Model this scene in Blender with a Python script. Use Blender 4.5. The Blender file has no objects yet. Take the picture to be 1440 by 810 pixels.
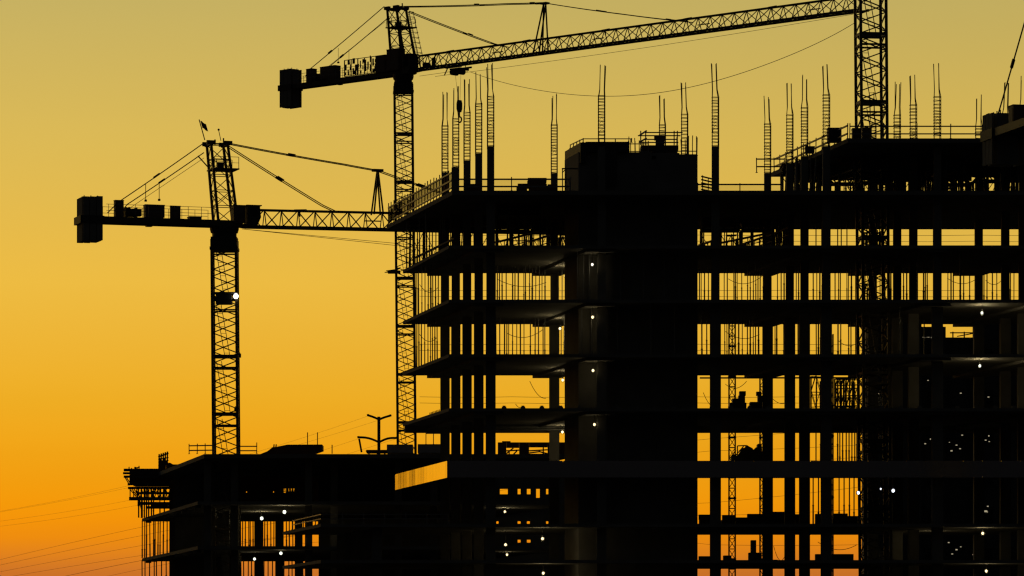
import bpy, math, random
from mathutils import Vector, Matrix
random.seed(11)
C = bpy.context.scene
COL = C.collection
F, HC, HY, CX = 6120.0, 1.7, 925.0, 720.0      # focal length in photo pixels, eye height, horizon row, centre column
KS = -1155.0 / F                               # sideways drift per metre of depth of the site's second street direction
Y0 = 299.5                                     # distance of the main building's front slab edge
R = math.radians

def P(px, py, Y):
    return Vector(((px - CX) * Y / F, Y, HC + (HY - py) * Y / F))
def ZF(py, Y=Y0):
    return HC + (HY - py) * Y / F
def XA(px, Y, Yr):                             # px read at distance Yr, carried along the splay to distance Y
    return (px - CX) * Yr / F + KS * (Y - Yr)

# ------------------------------------------------------------------ mesh builder
class MB:
    def __init__(s):
        s.v, s.f = [], []
    def add(s, vs, fs):
        n = len(s.v); s.v += [Vector(p) for p in vs]; s.f += [tuple(i + n for i in f) for f in fs]
    def box(s, x0, x1, y0, y1, z0, z1):
        s.add([(x0,y0,z0),(x1,y0,z0),(x1,y1,z0),(x0,y1,z0),(x0,y0,z1),(x1,y0,z1),(x1,y1,z1),(x0,y1,z1)],
              [(0,3,2,1),(4,5,6,7),(0,1,5,4),(1,2,6,5),(2,3,7,6),(3,0,4,7)])
    def prism(s, pts, z0, z1):
        n = len(pts)
        s.add([(x,y,z0) for x,y in pts] + [(x,y,z1) for x,y in pts],
              [tuple(range(n-1,-1,-1)), tuple(range(n,2*n))] + [(i,(i+1)%n,n+(i+1)%n,n+i) for i in range(n)])
    def bar(s, p0, p1, w, h=None, n=4):
        p0, p1 = Vector(p0), Vector(p1); d = p1 - p0
        if d.length < 1e-6: return
        h = w if h is None else h
        d.normalize()
        up = Vector((0,0,1)) if abs(d.z) < .95 else Vector((0,1,0))
        a = d.cross(up).normalized(); b = a.cross(d).normalized()
        vs = []
        for p in (p0, p1):
            for k in range(n):
                t = 2*math.pi*(k+.5)/n; q = 1/math.cos(math.pi/n) if n == 4 else 1
                vs.append(p + a*(w/2*q*math.cos(t)) + b*(h/2*q*math.sin(t)))
        s.add(vs, [tuple(range(n-1,-1,-1)), tuple(range(n,2*n))] + [(i,(i+1)%n,n+(i+1)%n,n+i) for i in range(n)])
    def tube(s, p0, p1, r, n=8):
        s.bar(p0, p1, 2*r, 2*r, n)
    def path(s, pts, r, n=5):
        pts = [Vector(p) for p in pts]; rings = []
        for i, p in enumerate(pts):
            d = (pts[min(i+1,len(pts)-1)] - pts[max(i-1,0)]).normalized()
            up = Vector((0,0,1)) if abs(d.z) < .95 else Vector((0,1,0))
            a = d.cross(up).normalized(); b = a.cross(d).normalized()
            rings.append([p + a*(r*math.cos(2*math.pi*k/n)) + b*(r*math.sin(2*math.pi*k/n)) for k in range(n)])
        vs = [q for rg in rings for q in rg]; fs = []
        for i in range(len(pts)-1):
            for k in range(n):
                fs.append((i*n+k, i*n+(k+1)%n, (i+1)*n+(k+1)%n, (i+1)*n+k))
        fs += [tuple(range(n-1,-1,-1)), tuple(range((len(pts)-1)*n, len(pts)*n))]
        s.add(vs, fs)
    def ball(s, c, r, sz=1.0, nu=10, nv=6):
        c = Vector(c); vs = [c+Vector((0,0,r*sz))]; fs = []
        for j in range(1, nv):
            t = math.pi*j/nv
            for k in range(nu):
                u = 2*math.pi*k/nu
                vs.append(c + Vector((r*math.sin(t)*math.cos(u), r*math.sin(t)*math.sin(u), r*sz*math.cos(t))))
        vs.append(c-Vector((0,0,r*sz)))
        for k in range(nu):
            fs.append((0, 1+k, 1+(k+1)%nu)); L = 1+(nv-2)*nu
            fs.append((len(vs)-1, L+(k+1)%nu, L+k))
        for j in range(nv-2):
            for k in range(nu):
                a = 1+j*nu; fs.append((a+k, a+nu+k, a+nu+(k+1)%nu, a+(k+1)%nu))
        s.add(vs, fs)
    def xf(s, fn):
        s.v = [Vector(fn(p)) for p in s.v]; return s
    def build(s, name, mat, parent=None, origin=None, smooth=False):
        if origin is None:
            if parent is not None: origin = WORLD.get(parent.name, Vector((0,0,0)))
            else:
                lo = [min(p[i] for p in s.v) for i in range(3)]; hi = [max(p[i] for p in s.v) for i in range(3)]
                origin = Vector(((lo[0]+hi[0])/2, (lo[1]+hi[1])/2, lo[2]))
        origin = Vector(origin)
        me = bpy.data.meshes.new(name); me.from_pydata([tuple(p-origin) for p in s.v], [], s.f); me.update()
        me.materials.append(mat)
        if smooth:
            for p in me.polygons: p.use_smooth = True
        o = bpy.data.objects.new(name, me); COL.objects.link(o)
        if parent is not None:
            o.parent = parent; WORLD[o.name] = origin
            o.location = origin - WORLD.get(parent.name, Vector((0,0,0)))
        else:
            o.location = origin; WORLD[o.name] = origin
        return o
WORLD = {}

def empty(name, loc):
    o = bpy.data.objects.new(name, None); COL.objects.link(o); o.location = loc
    o.empty_display_size = .5; WORLD[o.name] = Vector(loc); return o
def tag(o, label, cat, group=None):
    o['label'] = label; o['category'] = cat
    if group: o['group'] = group
    return o
def thing(name, loc, label, cat, group=None):
    return tag(empty(name, loc), label, cat, group)
def setting(o):
    o['kind'] = 'structure'; return o

# ------------------------------------------------------------------ materials
def lin(r, g, b):
    return tuple(((c/255+.055)/1.055)**2.4 if c/255 > .04045 else c/255/12.92 for c in (r,g,b)) + (1,)
def mat(name, c0, c1, rough=.8, metal=0., scale=1.5, stretch=(1,1,1), bump=.2):
    m = bpy.data.materials.new(name); m.use_nodes = True; nt = m.node_tree; N, L = nt.nodes, nt.links
    b = N['Principled BSDF']; b.inputs['Roughness'].default_value = rough; b.inputs['Metallic'].default_value = metal
    tc = N.new('ShaderNodeTexCoord'); mp = N.new('ShaderNodeMapping'); mp.inputs['Scale'].default_value = stretch
    nz = N.new('ShaderNodeTexNoise'); nz.inputs['Scale'].default_value = scale; nz.inputs['Detail'].default_value = 6
    rp = N.new('ShaderNodeValToRGB'); rp.color_ramp.elements[0].position = .3; rp.color_ramp.elements[1].position = .7
    rp.color_ramp.elements[0].color = (*c0,1); rp.color_ramp.elements[1].color = (*c1,1)
    L.new(tc.outputs['Object'], mp.inputs['Vector']); L.new(mp.outputs['Vector'], nz.inputs['Vector'])
    L.new(nz.outputs['Fac'], rp.inputs['Fac']); L.new(rp.outputs['Color'], b.inputs['Base Color'])
    if bump:
        bp = N.new('ShaderNodeBump'); bp.inputs['Strength'].default_value = bump; bp.inputs['Distance'].default_value = .02
        L.new(nz.outputs['Fac'], bp.inputs['Height']); L.new(bp.outputs['Normal'], b.inputs['Normal'])
    return m
def emit(name, col, st):
    m = bpy.data.materials.new(name); m.use_nodes = True; nt = m.node_tree
    b = nt.nodes['Principled BSDF']; b.inputs['Base Color'].default_value = (.8,.8,.8,1)
    b.inputs['Emission Color'].default_value = (*col,1); b.inputs['Emission Strength'].default_value = st
    return m
CONC = mat('raw_concrete', (.20,.19,.17), (.30,.285,.26), .9, 0, .6)
CONC2 = mat('older_concrete', (.17,.16,.15), (.26,.25,.23), .9, 0, .5)
STEEL = mat('dark_painted_steel', (.045,.045,.045), (.08,.075,.07), .6, 0, 3)
CRANE = mat('weathered_crane_paint', (.09,.075,.05), (.13,.11,.07), .55, 0, 2)
GALV = mat('galvanised_steel', (.25,.25,.25), (.36,.36,.36), .5, .6, 4)
RUST = mat('rusty_rebar', (.07,.035,.02), (.12,.06,.035), .85, 0, 8)
PLY = mat('red_brown_plywood', (.16,.07,.04), (.24,.11,.06), .8, 0, 2, (1,1,4))
TIMBER = mat('grey_timber', (.14,.11,.08), (.22,.18,.13), .85, 0, 3, (1,1,6))
BALLAST = mat('ballast_concrete', (.22,.21,.19), (.30,.29,.27), .9, 0, 1.2)
CABM = mat('faded_red_cabinet', (.16,.10,.085), (.22,.145,.12), .6, 0, 2)
FASC = mat('metal_fascia_panel', (.86,.86,.87), (.92,.92,.93), .11, 1.0, .25, (1,1,1), .02)
WHITE = mat('white_container_paint', (.45,.42,.43), (.55,.52,.53), .6, 0, 1.2)
GLASS = mat('dark_window_glass', (.012,.016,.02), (.02,.025,.03), .12, 0, .4, (1,1,1), 0)
DARKW = mat('dark_facade', (.06,.065,.075), (.09,.095,.105), .7, 0, .7)
WIRE = mat('weathered_cable', (.05,.05,.05), (.08,.08,.08), .6, 0, 4, (1,1,1), 0)
SOIL = mat('site_soil', (.045,.038,.03), (.075,.062,.048), .95, 0, .08)
ORANGE = mat('orange_barrier', (.25,.06,.02), (.33,.09,.03), .8, 0, 3)
FLAGM = mat('flag_cloth', (.12,.03,.03), (.05,.05,.12), .9, 0, 2)
BULB = emit('lit_bulb', (1,.78,.40), 2.6)
BULBC = emit('lit_cool_bulb', (.95,1,.80), 2.2)
BULBD = emit('dim_lit_bulb', (1,.92,.75), 2)
FLOOD = emit('lit_floodlight', (1,.97,.9), 6)
LEDW = emit('lit_led_face', (.85,.9,1), 3)
WINGLINT = emit('lit_window_and_glint', (1,.85,.55), .35)
def netmat(name, col, f):
    m = bpy.data.materials.new(name); m.use_nodes = True; nt = m.node_tree; N, L = nt.nodes, nt.links
    out = N['Material Output']; b = N['Principled BSDF']; b.inputs['Base Color'].default_value = (*col,1); b.inputs['Roughness'].default_value = .9
    t = N.new('ShaderNodeBsdfTransparent'); mx = N.new('ShaderNodeMixShader')
    nz = N.new('ShaderNodeTexNoise'); nz.inputs['Scale'].default_value = .8
    mr = N.new('ShaderNodeMapRange'); mr.inputs['To Min'].default_value = f-.12; mr.inputs['To Max'].default_value = f+.12
    L.new(nz.outputs['Fac'], mr.inputs['Value']); L.new(mr.outputs['Result'], mx.inputs['Fac'])
    L.new(t.outputs[0], mx.inputs[1]); L.new(b.outputs[0], mx.inputs[2]); L.new(mx.outputs[0], out.inputs['Surface'])
    return m
NET = netmat('orange_debris_net', (.30,.10,.04), .18)
NETD = netmat('dense_debris_net', (.30,.11,.05), .74)

# ------------------------------------------------------------------ ground
g = MB(); n = 24
gs = 6000
for i in range(1):
    g.add([(-gs,-600,0),(gs,-600,0),(gs,9000,0),(-gs,9000,0)], [(0,1,2,3)])
setting(g.build('ground', SOIL))
rd = MB(); rd.add([(-400,255,.004),(400,255,.004),(400,267,.004),(-400,267,.004)], [(0,1,2,3)])
setting(rd.build('road', mat('asphalt', (.04,.04,.042), (.06,.06,.062), .9, 0, .3)))

# ------------------------------------------------------------------ cranes
def crane(label, X, Y, slew_py, psi, mw=2.07, myaw=0., lean=0., sec=5.0, pair=1.0, leg=.22, brace=.09, bay=.8, ladder=True,
          d=None):
    """A tower crane; d maps details given in photo pixels on the vertical plane through the jib."""
    zs = HC + (HY - slew_py) * Y / F
    root = thing('tower_crane', (X, Y, 0), label, 'crane', 'tower cranes over the site')
    O = Vector((X, Y, 0)); ca, sa = math.cos(psi), math.sin(psi)
    def T(a, b, c): return Vector((X + a*ca - b*sa, Y + a*sa + b*ca, zs + c))
    def inv(px, py):
        dx, dz = (px-CX)/F, (HY-py)/F; nx, ny = -sa, ca
        t = (nx*X + ny*Y) / (nx*dx + ny)
        p = Vector((t*dx, t, HC + t*dz))
        return (ca*(p.x-X) + sa*(p.y-Y), p.z - zs)
    class UB(MB):                       # upper-works builder in (along jib, sideways, up)
        def out(s, name, m, parent=root, smooth=False):
            s.xf(lambda p: T(p[0], p[1], p[2])); return s.build(name, m, parent, smooth=smooth)
    # --- mast
    h = mw/2; top = zs - 1.1
    cy, sy = math.cos(myaw), math.sin(myaw)
    def M(x, y, z): return Vector((X + x*cy - y*sy - lean*(zs - z)*-1*0 + lean*(z-zs), Y + x*sy + y*cy, z))
    m = MB()
    cs = [(-h,-h),(h,-h),(h,h),(-h,h)]
    for (x, y) in cs: m.bar(M(x,y,0), M(x,y,top), leg)
    z = top; k = 0
    while z > 4:
        for q in range(4):
            (x0,y0),(x1,y1) = cs[q], cs[(q+1)%4]
            if (k + q) % 2: x0,y0,x1,y1 = x1,y1,x0,y0
            m.bar(M(x0,y0,z), M(x1,y1,z-bay), brace)
        z -= bay; k += 1
    z = top - .12; j = 0
    while z > 4:
        for zz, w in ((z, .2), (z-pair, .13)):
            for q in range(4):
                (x0,y0),(x1,y1) = cs[q], cs[(q+1)%4]
                m.bar(M(x0,y0,zz), M(x1,y1,zz), brace*1.2, w)
        z -= sec; j += 1
    m.build('mast', CRANE, root)
    if ladder:
        m = MB(); z = top - .2; j = 0
        while z > 8:
            s0 = -.45 if j % 1 == 0 else .45
            for o in (-.22, .22):
                m.bar(M(s0*mw*.62+o+.75, .2, z-sec), M(s0*mw*.62+o, .2, z-.3), .055)
            for r in range(int(sec/.6)):
                t = (r+.5)/(sec/.6)
                m.bar(M(s0*mw*.62-.22+.75*t, .2, z-.3-(sec-.3)*t), M(s0*mw*.62+.22+.75*t, .2, z-.3-(sec-.3)*t), .035)
            m.add([M(-h*.7,-.5,z-sec+.04), M(h*.7,-.5,z-sec+.04), M(h*.7,.6,z-sec+.04), M(-h*.7,.6,z-sec+.04),
                   M(-h*.7,-.5,z-sec+.09), M(h*.7,-.5,z-sec+.09), M(h*.7,.6,z-sec+.09), M(-h*.7,.6,z-sec+.09)],
                  [(0,3,2,1),(4,5,6,7),(0,1,5,4),(1,2,6,5),(2,3,7,6),(3,0,4,7)])
            z -= sec; j += 1
        m.build('ladder', GALV, root)
    # --- slewing ring
    u = UB()
    for (r0, r1, c0, c1) in ((h*1.0, h*1.02, -1.0, -.5), (h*1.12, h*1.2, -.5, -.2), (h*1.2, h*1.2, -.2, .05)):
        vs = []; nn = 20
        for (rr, cc) in ((r0,c0),(r1,c1)):
            for q in range(nn):
                t = 2*math.pi*q/nn; vs.append((rr*math.cos(t), rr*math.sin(t), cc))
        u.add(vs, [tuple(range(nn-1,-1,-1)), tuple(range(nn,2*nn))]+[(q,(q+1)%nn,nn+(q+1)%nn,nn+q) for q in range(nn)])
    u.out('slewing_ring', STEEL)
    m = MB()
    m.prism([tuple(M(x*1.07,y*1.07,zs-1.3))[:2] for (x,y) in cs], zs-1.75, zs-.9); m.prism([tuple(M(x*1.16,y*1.16,zs-1.8))[:2] for (x,y) in cs], zs-2.0, zs-1.755)
    m.build('mast_collar', STEEL, root)
    cj, b = d['cj'], d.get('cjb', .95)                  # counter-jib length, half width
    # --- counter-jib with its deck and rails
    u = UB()
    for s in (-b, b):
        u.box(-cj, 1.2, s-.13, s+.13, 0, .5)
    u.box(-cj, 1.0, -b+.14, b-.14, .38, .46)
    for q in range(8): u.box(-cj+q*cj/8, -cj+q*cj/8+.14, -b+.14, b-.14, .05, .36)
    u.box(-cj*.55, -cj*.55+.5, -.3, .3, -.16, .04)
    u.out('counter_jib', CRANE)
    u = UB()
    for s in (() if d.get('norail') else (-b-.2, b+.2)):
        q = -cj+2.1
        while q < -1.0:
            u.bar((q, s, .45), (q, s, 1.55), .035); q += 1.15
        for c in (1.0, 1.53): u.bar((-cj+1.9, s, c), (-1.2, s, c), .035)
    if u.v: u.out('guard_rail', GALV)
    # --- ballast
    up, dn, bw = d.get('bup', 1.65), d.get('bdn', 1.7), d.get('bw', 2.0); bo = d.get('bo', .35)
    for q in range(3):
        u = UB(); a0 = -cj - .15 + q*bw/3
        e = random.uniform(-.06, .06)
        u.box(a0+.03, a0+bw/3-.03, -b+.16+.0, b-.16, -dn+e, up+.5+e)
        u.box(a0+.03, a0+bw/3-.03, -b-bo, -b-.14, -dn+e, up+.5+e)
        u.box(a0+.03, a0+bw/3-.03, b+.14, b+bo, -dn+e, up+.5+e)
        u.bar((a0+.3, -.4, up+.4), (a0+.3, -.4, up+.68), .06); u.bar((a0+.3, .4, up+.4), (a0+.3, .4, up+.66), .06)
        u.out('counterweight', BALLAST)
    u = UB(); u.box(-cj-.3, -cj+bw-.05, -b-bo-.07, -b-bo-.01, -.12, .52); u.box(-cj-.3, -cj+bw-.05, b+bo+.01, b+bo+.07, -.12, .52)
    u.box(-cj-.36, -cj-.16, -b-bo-.07, b+bo+.07, -.12, .52); u.out('ballast_frame', STEEL)
    # --- machinery along the counter-jib
    for (a0, a1, b0, b1, c0, c1, nm) in d['mach']:
        if a0 > 0: a0, a1 = inv(a0, slew_py)[0], inv(a1, slew_py)[0]
        u = UB()
        if nm == 'hoist_winch':
            u.tube((a0+.1, 0, (c0+c1)/2), (a1-.35, 0, (c0+c1)/2), (c1-c0)/2*.85, 14)
            u.box(a1-.4, a1, -.35, .35, (c0+c1)/2-.28, (c0+c1)/2+.32)
            u.box(a0, a0+.12, -.5, .5, .46, c1); u.box(a1-.5, a1-.4, -.5, .5, .46, c1)
            u.tube((a0+.3, -.55, c1-.1), (a0+.3, .55, c1-.1), .12, 8)
            u.out(nm, STEEL)
        else:
            u.box(a0, a1, b0, b1, c0, c1); u.box(a0-.03, a1+.03, b0-.03, b1+.03, c1, c1+.05)
            u.box(a0+.1, a1-.1, b0-.02, b0, c0+.12, c1-.12)
            for q in (a0+.08, a1-.2): u.box(q, q+.12, b0+.1, b1-.1, .46, c0)
            u.out(nm, CABM if nm == 'electrical_cabinet' else STEEL)
    # --- tower head
    hh = d['hh']; base = d['hbase']; htop = d['htop']; hb0, hb1 = .85, .75
    u = UB(); lg = {}
    for (e, s) in ((0,-1),(1,-1),(1,1),(0,1)):
        p0 = Vector((base[e], s*hb0, .45)); p1 = Vector((htop[e], s*hb1, hh)); lg[(e,s)] = (p0, p1)
        u.bar(p0, p1, .2)
    def at(e, s, t): return lg[(e,s)][0].lerp(lg[(e,s)][1], t)
    nb = 5
    for q in range(nb):
        t0, t1 = q/nb, (q+1)/nb
        for (A, B) in (((0,-1),(1,-1)),((1,-1),(1,1)),((1,1),(0,1)),((0,1),(0,-1))):
            if q % 2: A, B = B, A
            u.bar(at(*A,t0), at(*B,t1), .06)
            u.bar(at(*A,t1), at(*B,t1), .06)
            if q in (1, 3): u.bar(at(*B,t0), at(*A,t1), .05)
    for e in (0, 1):
        u.bar(at(e,-1,1)+Vector((0,-.25,0)), at(e,1,1)+Vector((0,.25,0)), .3)
        u.box(htop[e]-.38, htop[e]+.38, -.9, -.6, hh-.1, hh+.24); u.box(htop[e]-.38, htop[e]+.38, .6, .9, hh-.1, hh+.24)
    u.bar((htop[0],0,hh+.05), (htop[1],0,hh+.05), .12)
    u.bar((htop[1]-.1,.3,hh), (htop[1]-.1,.3,hh+.6), .1); u.bar((htop[0]+.6,.3,hh), (htop[0]+.6,.3,hh+.45), .12)
    u.bar((htop[0]-.9,.3,hh-1.0), (htop[0]+.25,.3,hh-2.2), .09)
    u.out('tower_head', CRANE)
    u = UB(); c = hh - 2.15
    t = (c-.45)/(hh-.45); x0 = base[0]+(htop[0]-base[0])*t; x1 = base[1]+(htop[1]-base[1])*t
    u.box(x0-.1, x1+.65, -1.2, 1.2, c-.06, c+.04)
    for s in (-1.15, 1.15):
        u.bar((x0, s, c+1.0), (x1+.6, s, c+1.0), .04); u.bar((x0, s, c+.5), (x1+.6, s, c+.5), .03)
        for q in (x0, (x0+x1)/2, x1+.6): u.bar((q, s, c), (q, s, c+1.0), .045)
    u.box(x0+.5, x0+1.05, -.3, .2, c+.05, c+.6)
    u.out('head_platform', STEEL)
    if d.get('hoops'):
        u = UB(); A = Vector((base[1]+.15, .75, 1.2)); B = Vector((htop[1]+.15, .75, hh-.4))
        for o in (0, .4):
            u.bar(A+Vector((0,o,0)), B+Vector((0,o,0)), .05)
        nh = 10
        for q in range(nh+1):
            p = A.lerp(B, q/nh)
            pts = [p+Vector((.05+.75*math.sin(w), .2-.42*math.cos(w), 0)) for w in [math.pi*i/8 for i in range(9)]]
            u.path(pts, .028, 4)
        for w in (.5, math.pi/2, 2.6):
            o = Vector((.05+.75*math.sin(w), .2-.42*math.cos(w), 0)); u.bar(A+o, B+o, .035)
        for q in range(26):
            p = A.lerp(B, q/26); u.bar(p, p+Vector((0,.4,0)), .03)
        u.out('caged_ladder', GALV)
    # --- pendants
    for pi, pts in enumerate(d.get('pend', [])):
        ac = [inv(*q) for q in pts]; s = d.get('pb', .5)
        u = UB()
        sgl = d.get('single', ())
        for o in ((sgl[pi],) if pi < len(sgl) and sgl[pi] is not None else (-s, s)):
            for (p, q) in zip(ac[:-1], ac[1:]):
                nseg = 10; L = math.hypot(q[0]-p[0], q[1]-p[1]); sg = L*.004
                u.path([(p[0]+(q[0]-p[0])*i/nseg, o, p[1]+(q[1]-p[1])*i/nseg - 4*sg*(i/nseg)*(1-i/nseg)) for i in range(nseg+1)], d.get('pr',.045), 5)
            for (p, q) in zip(ac[:-1], ac[1:]):
                for t in d.get('pj', (.55,)):
                    e = Vector((q[0]-p[0], 0, q[1]-p[1])); mid = Vector((p[0], o, p[1])) + e*t
                    if e.length > 4: u.bar(mid - e.normalized()*.32, mid + e.normalized()*.32, .16)
        u.out('pendant_bar', STEEL)
    for (p, q) in d.get('thin', []):
        A, B = inv(*p), inv(*q)
        u = UB(); u.path([(A[0]+(B[0]-A[0])*i/12, 0, A[1]+(B[1]-A[1])*i/12) for i in range(13)], .02, 4); u.out('hoist_rope', WIRE)
    for (p, q) in d.get('droppers', []):
        A, B = inv(*p), inv(*q); u = UB(); u.path([(A[0],.3,A[1]), (A[0],.3,B[1])], .03, 4); u.box(A[0]-.09,A[0]+.09,.2,.4,B[1]-.12,B[1]+.05); u.out('hanging_chain', STEEL)
    # --- jib
    J0, J1 = inv(*d['jib'][0]), inv(*d['jib'][1])       # bottom chord start and end
    JL = math.hypot(J1[0]-J0[0], J1[1]-J0[1]); jh = d['jh']; jb = .62
    def JP(s, bb, cc): 
        t = s/JL; return Vector((J0[0]+(J1[0]-J0[0])*t, bb, J0[1]+(J1[1]-J0[1])*t+cc))
    u = UB(); bay2 = d.get('jbay', 1.45); nb = int(JL/bay2)
    for s in (-jb, jb): u.bar(JP(0,s,0), JP(JL,s,0), .17, .2)
    u.bar(JP(.4,0,jh), JP(JL-.3,0,jh), .2)
    for q in range(nb):
        s0, s1 = q*bay2, (q+1)*bay2
        for s in (-jb, jb):
            u.bar(JP(s0+.06,s,0), JP(s0+.06,0,jh), .07)
            a, bq = (s0, s1) if s < 0 else (s1, s0)
            u.bar(JP(a,s,0), JP(bq,0,jh), .075)
        u.bar(JP(s0,-jb,0), JP(s1,jb,0), .06); u.bar(JP(s0,-jb,0), JP(s0,jb,0), .07)
        if q % 9 == 7: u.bar(JP(s0,0,jh*.5), JP(s1,0,jh*.5), .08, .1)
        if q % 7 == 3: u.bar(JP(s0+.2,0,jh-.02), JP(s0+.2,0,jh-.5), .1); u.bar(JP(s0-.3,0,jh+.08), JP(s0+.8,0,jh+.12), .1)
    u.bar(JP(-.5,-jb,.05), JP(nb*bay2,-jb,.12), .05)
    u.bar(JP(0,-jb,0), JP(.4,0,jh), .12); u.bar(JP(0,jb,0), JP(.4,0,jh), .12)
    for s in (-.6, .6): u.bar((.6, s, .25), JP(.1,s,0), .22)
    u.out('jib', CRANE)
    if 'strut' in d:
        ap = inv(*d['strut'][0]); u = UB()
        for ft in d['strut'][1:]:
            fa = inv(*ft)
            for s in (-.45, .45): u.bar((fa[0], s, fa[1]), (ap[0], s*.35, ap[1]), .12)
        u.box(ap[0]-.45, ap[0]+.45, -.3, .3, ap[1]-.08, ap[1]+.12)
        u.out('jib_strut', STEEL)
    if 'winch' in d:
        A = inv(*d['winch']); u = UB(); u.tube((A[0]-.4,-.3,A[1]+.3),(A[0]-.4,.35,A[1]+.3),.3,12); u.box(A[0]-1.0,A[0]+1.0,-.35,.35,A[1]-.02,A[1]+.14)
        u.bar((A[0]+.7,0,A[1]),(A[0]+.8,0,A[1]+1.0),.3); u.bar((A[0]+.8,0,A[1]+.9),(A[0]+1.1,0,A[1]+1.35),.12); u.out('trolley_winch', STEEL)
    # --- cab
    if 'cab' in d:
        a0, a1, b0, b1, c0, c1 = d['cab']; u = UB()
        u.add([(a0,b0,c0),(a1-.3,b0,c0),(a1,b0,c0+.7),(a1-.1,b0,c1),(a0,b0,c1),(a0,b1,c0),(a1-.3,b1,c0),(a1,b1,c0+.7),(a1-.1,b1,c1),(a0,b1,c1)],
              [(4,3,2,1,0),(5,6,7,8,9),(0,1,6,5),(1,2,7,6),(2,3,8,7),(3,4,9,8),(4,0,5,9)])
        u.box(a0-.08, a1+.05, b0-.08, b1+.08, c1, c1+.08)
        cab = u.out('operator_cab', STEEL)
        u = UB(); u.box(a0+.25, a1-.35, b0-.012, b0-.002, c0+.75, c1-.12); u.out('cab_window', GLASS, cab)
    if 'cabinets' in d:
        for (a0, a1, b0, b1, c0, c1) in d['cabinets']:
            u = UB(); u.box(a0,a1,b0,b1,c0,c1); u.box(a0-.04,a1+.04,b0-.04,b1+.04,c1,c1+.06); u.box(a0+.1,a1-.1,b0-.02,b0,c0+.1,c1-.1); u.out('electrical_cabinet', CABM)
    # --- trolley and hook
    if 'trolley' in d:
        t0 = inv(*d['trolley']); u = UB(); a = t0[0]; c = t0[1]
        u.box(a-1.2, a+1.2, -.85, -.7, c-.1, c+.08); u.box(a-1.2, a+1.2, .7, .85, c-.1, c+.08)
        u.box(a-.7, a+.9, -.7, .7, c-.28, c-.12)
        for q in (-.65, .35):
            u.tube((a+q,-.4,c-.45), (a+q,.4,c-.45), .36, 14)
        u.bar((a-1.2,-.5,c), (a-1.7,-.5,c-.75), .09); u.bar((a+1.1,-.5,c-.3), (a+2.0,-.5,c-.55), .1); u.bar((a+1.4,-.5,c+.3),(a+1.8,-.5,c-.7),.06)
        tr = u.out('trolley', STEEL)
        hk = inv(*d['hook']); u = UB(); ha, hc = hk
        for o in (-.55, .35): u.path([(a+o, 0, c-.5), (ha+o*.28, 0, hc+.6)], .022, 4)
        u.out('hoist_rope', WIRE)
        u = UB()
        u.add([(ha+x*.62, y, hc+z*.9) for y in (-.22,.22) for (x,z) in ((-.2,.7),(.2,.7),(.38,.3),(.38,-.35),(.15,-.75),(-.15,-.75),(-.38,-.35),(-.38,.3))],
              [tuple(range(7,-1,-1)), tuple(range(8,16))]+[(i,(i+1)%8,8+(i+1)%8,8+i) for i in range(8)])
        hb = u.out('hook_block', STEEL)
        u = UB(); pts = [(ha,0,hc-.7),(ha,0,hc-1.15)]+[(ha+.05+.28*math.cos(w), 0, hc-1.5+.3*math.sin(w)) for w in [1.9-i*.42 for i in range(11)]]
        u.path(pts, .085, 6); u.out('hook', STEEL, hb)
    if 'flag' in d:
        (p0, p1) = d['flag']; A, B = inv(*p0), inv(*p1); u = UB(); u.path([(A[0],0,A[1]),(B[0],0,B[1])], .045, 6); fp = u.out('flag_pole', STEEL)
        u = UB(); nx_, nz_ = 8, 4; vs = []
        for i in range(nx_+1):
            for j in range(nz_+1):
                q = i/nx_; vs.append((B[0]+.12+q*.52+.18*j/nz_, .12*math.sin(q*7), B[1]-.12-j/nz_*.62-.34*q**1.5+.06*math.sin(q*8)))
        fs = [(i*(nz_+1)+j, i*(nz_+1)+j+1, (i+1)*(nz_+1)+j+1, (i+1)*(nz_+1)+j) for i in range(nx_) for j in range(nz_)]
        u.add(vs, fs); u.add([(x, y+.02, z) for x,y,z in vs], [f[::-1] for f in fs]); u.out('flag', FLAGM, fp)
        A = inv(307.5, 186+12); u = UB(); u.bar((A[0]+.2,0,A[1]),(A[0],0,A[1]+.9),.05); u.ball((A[0],0,A[1]+.95),.1); u.out('antenna', STEEL)
    if 'sign' in d:
        a0, a1, c0, c1, sb = d['sign']; u = UB()
        u.bar((a0,sb,c1),(a1,sb,c1),.07); u.bar((a0,sb,c0),(a1,sb,c0),.07)
        q = a0
        while q <= a1+.01:
            u.bar((q,sb,c0),(q,sb,c1),.09); q += (a1-a0)/5
        for q in range(13):
            aa = a0+.12+q*(a1-a0-.2)/13; w = (a1-a0)/13*random.uniform(.55,.95)
            for _ in range(3):
                cc = random.uniform(c0, c1-.5); u.box(aa, aa+w*random.uniform(.4,1), sb-.03, sb+.03, cc, cc+random.uniform(.25,.75))
        u.out('banner_frame', STEEL)
    if 'mastlamp' in d:
        px, py = d['mastlamp']; z = HC+(HY-py)*Y/F
        p = Vector(((px-CX)*Y/F, Y-h-.12, z)); u = MB(); u.bar(M(h,-h,z), p+Vector((-.12,0,0)), .1); u.ball(p+Vector((0,.1,0)), .22, 1, 12, 8)
        fl = u.build('floodlight', STEEL, root); u = MB(); u.ball(p, .2, 1.1, 18, 12); u.build('lens', FLOOD, fl, smooth=True)
        u = MB(); cc = M(-.0, -h*.4, z-.15); u.box(cc.x-.72, cc.x+.62, cc.y-.8, cc.y+.9, z-.62, z+.25); u.box(cc.x-.8,cc.x+1.1,cc.y-1.0,cc.y+1.1,z+.26,z+.34)
        u.build('control_box', STEEL, root)
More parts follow.
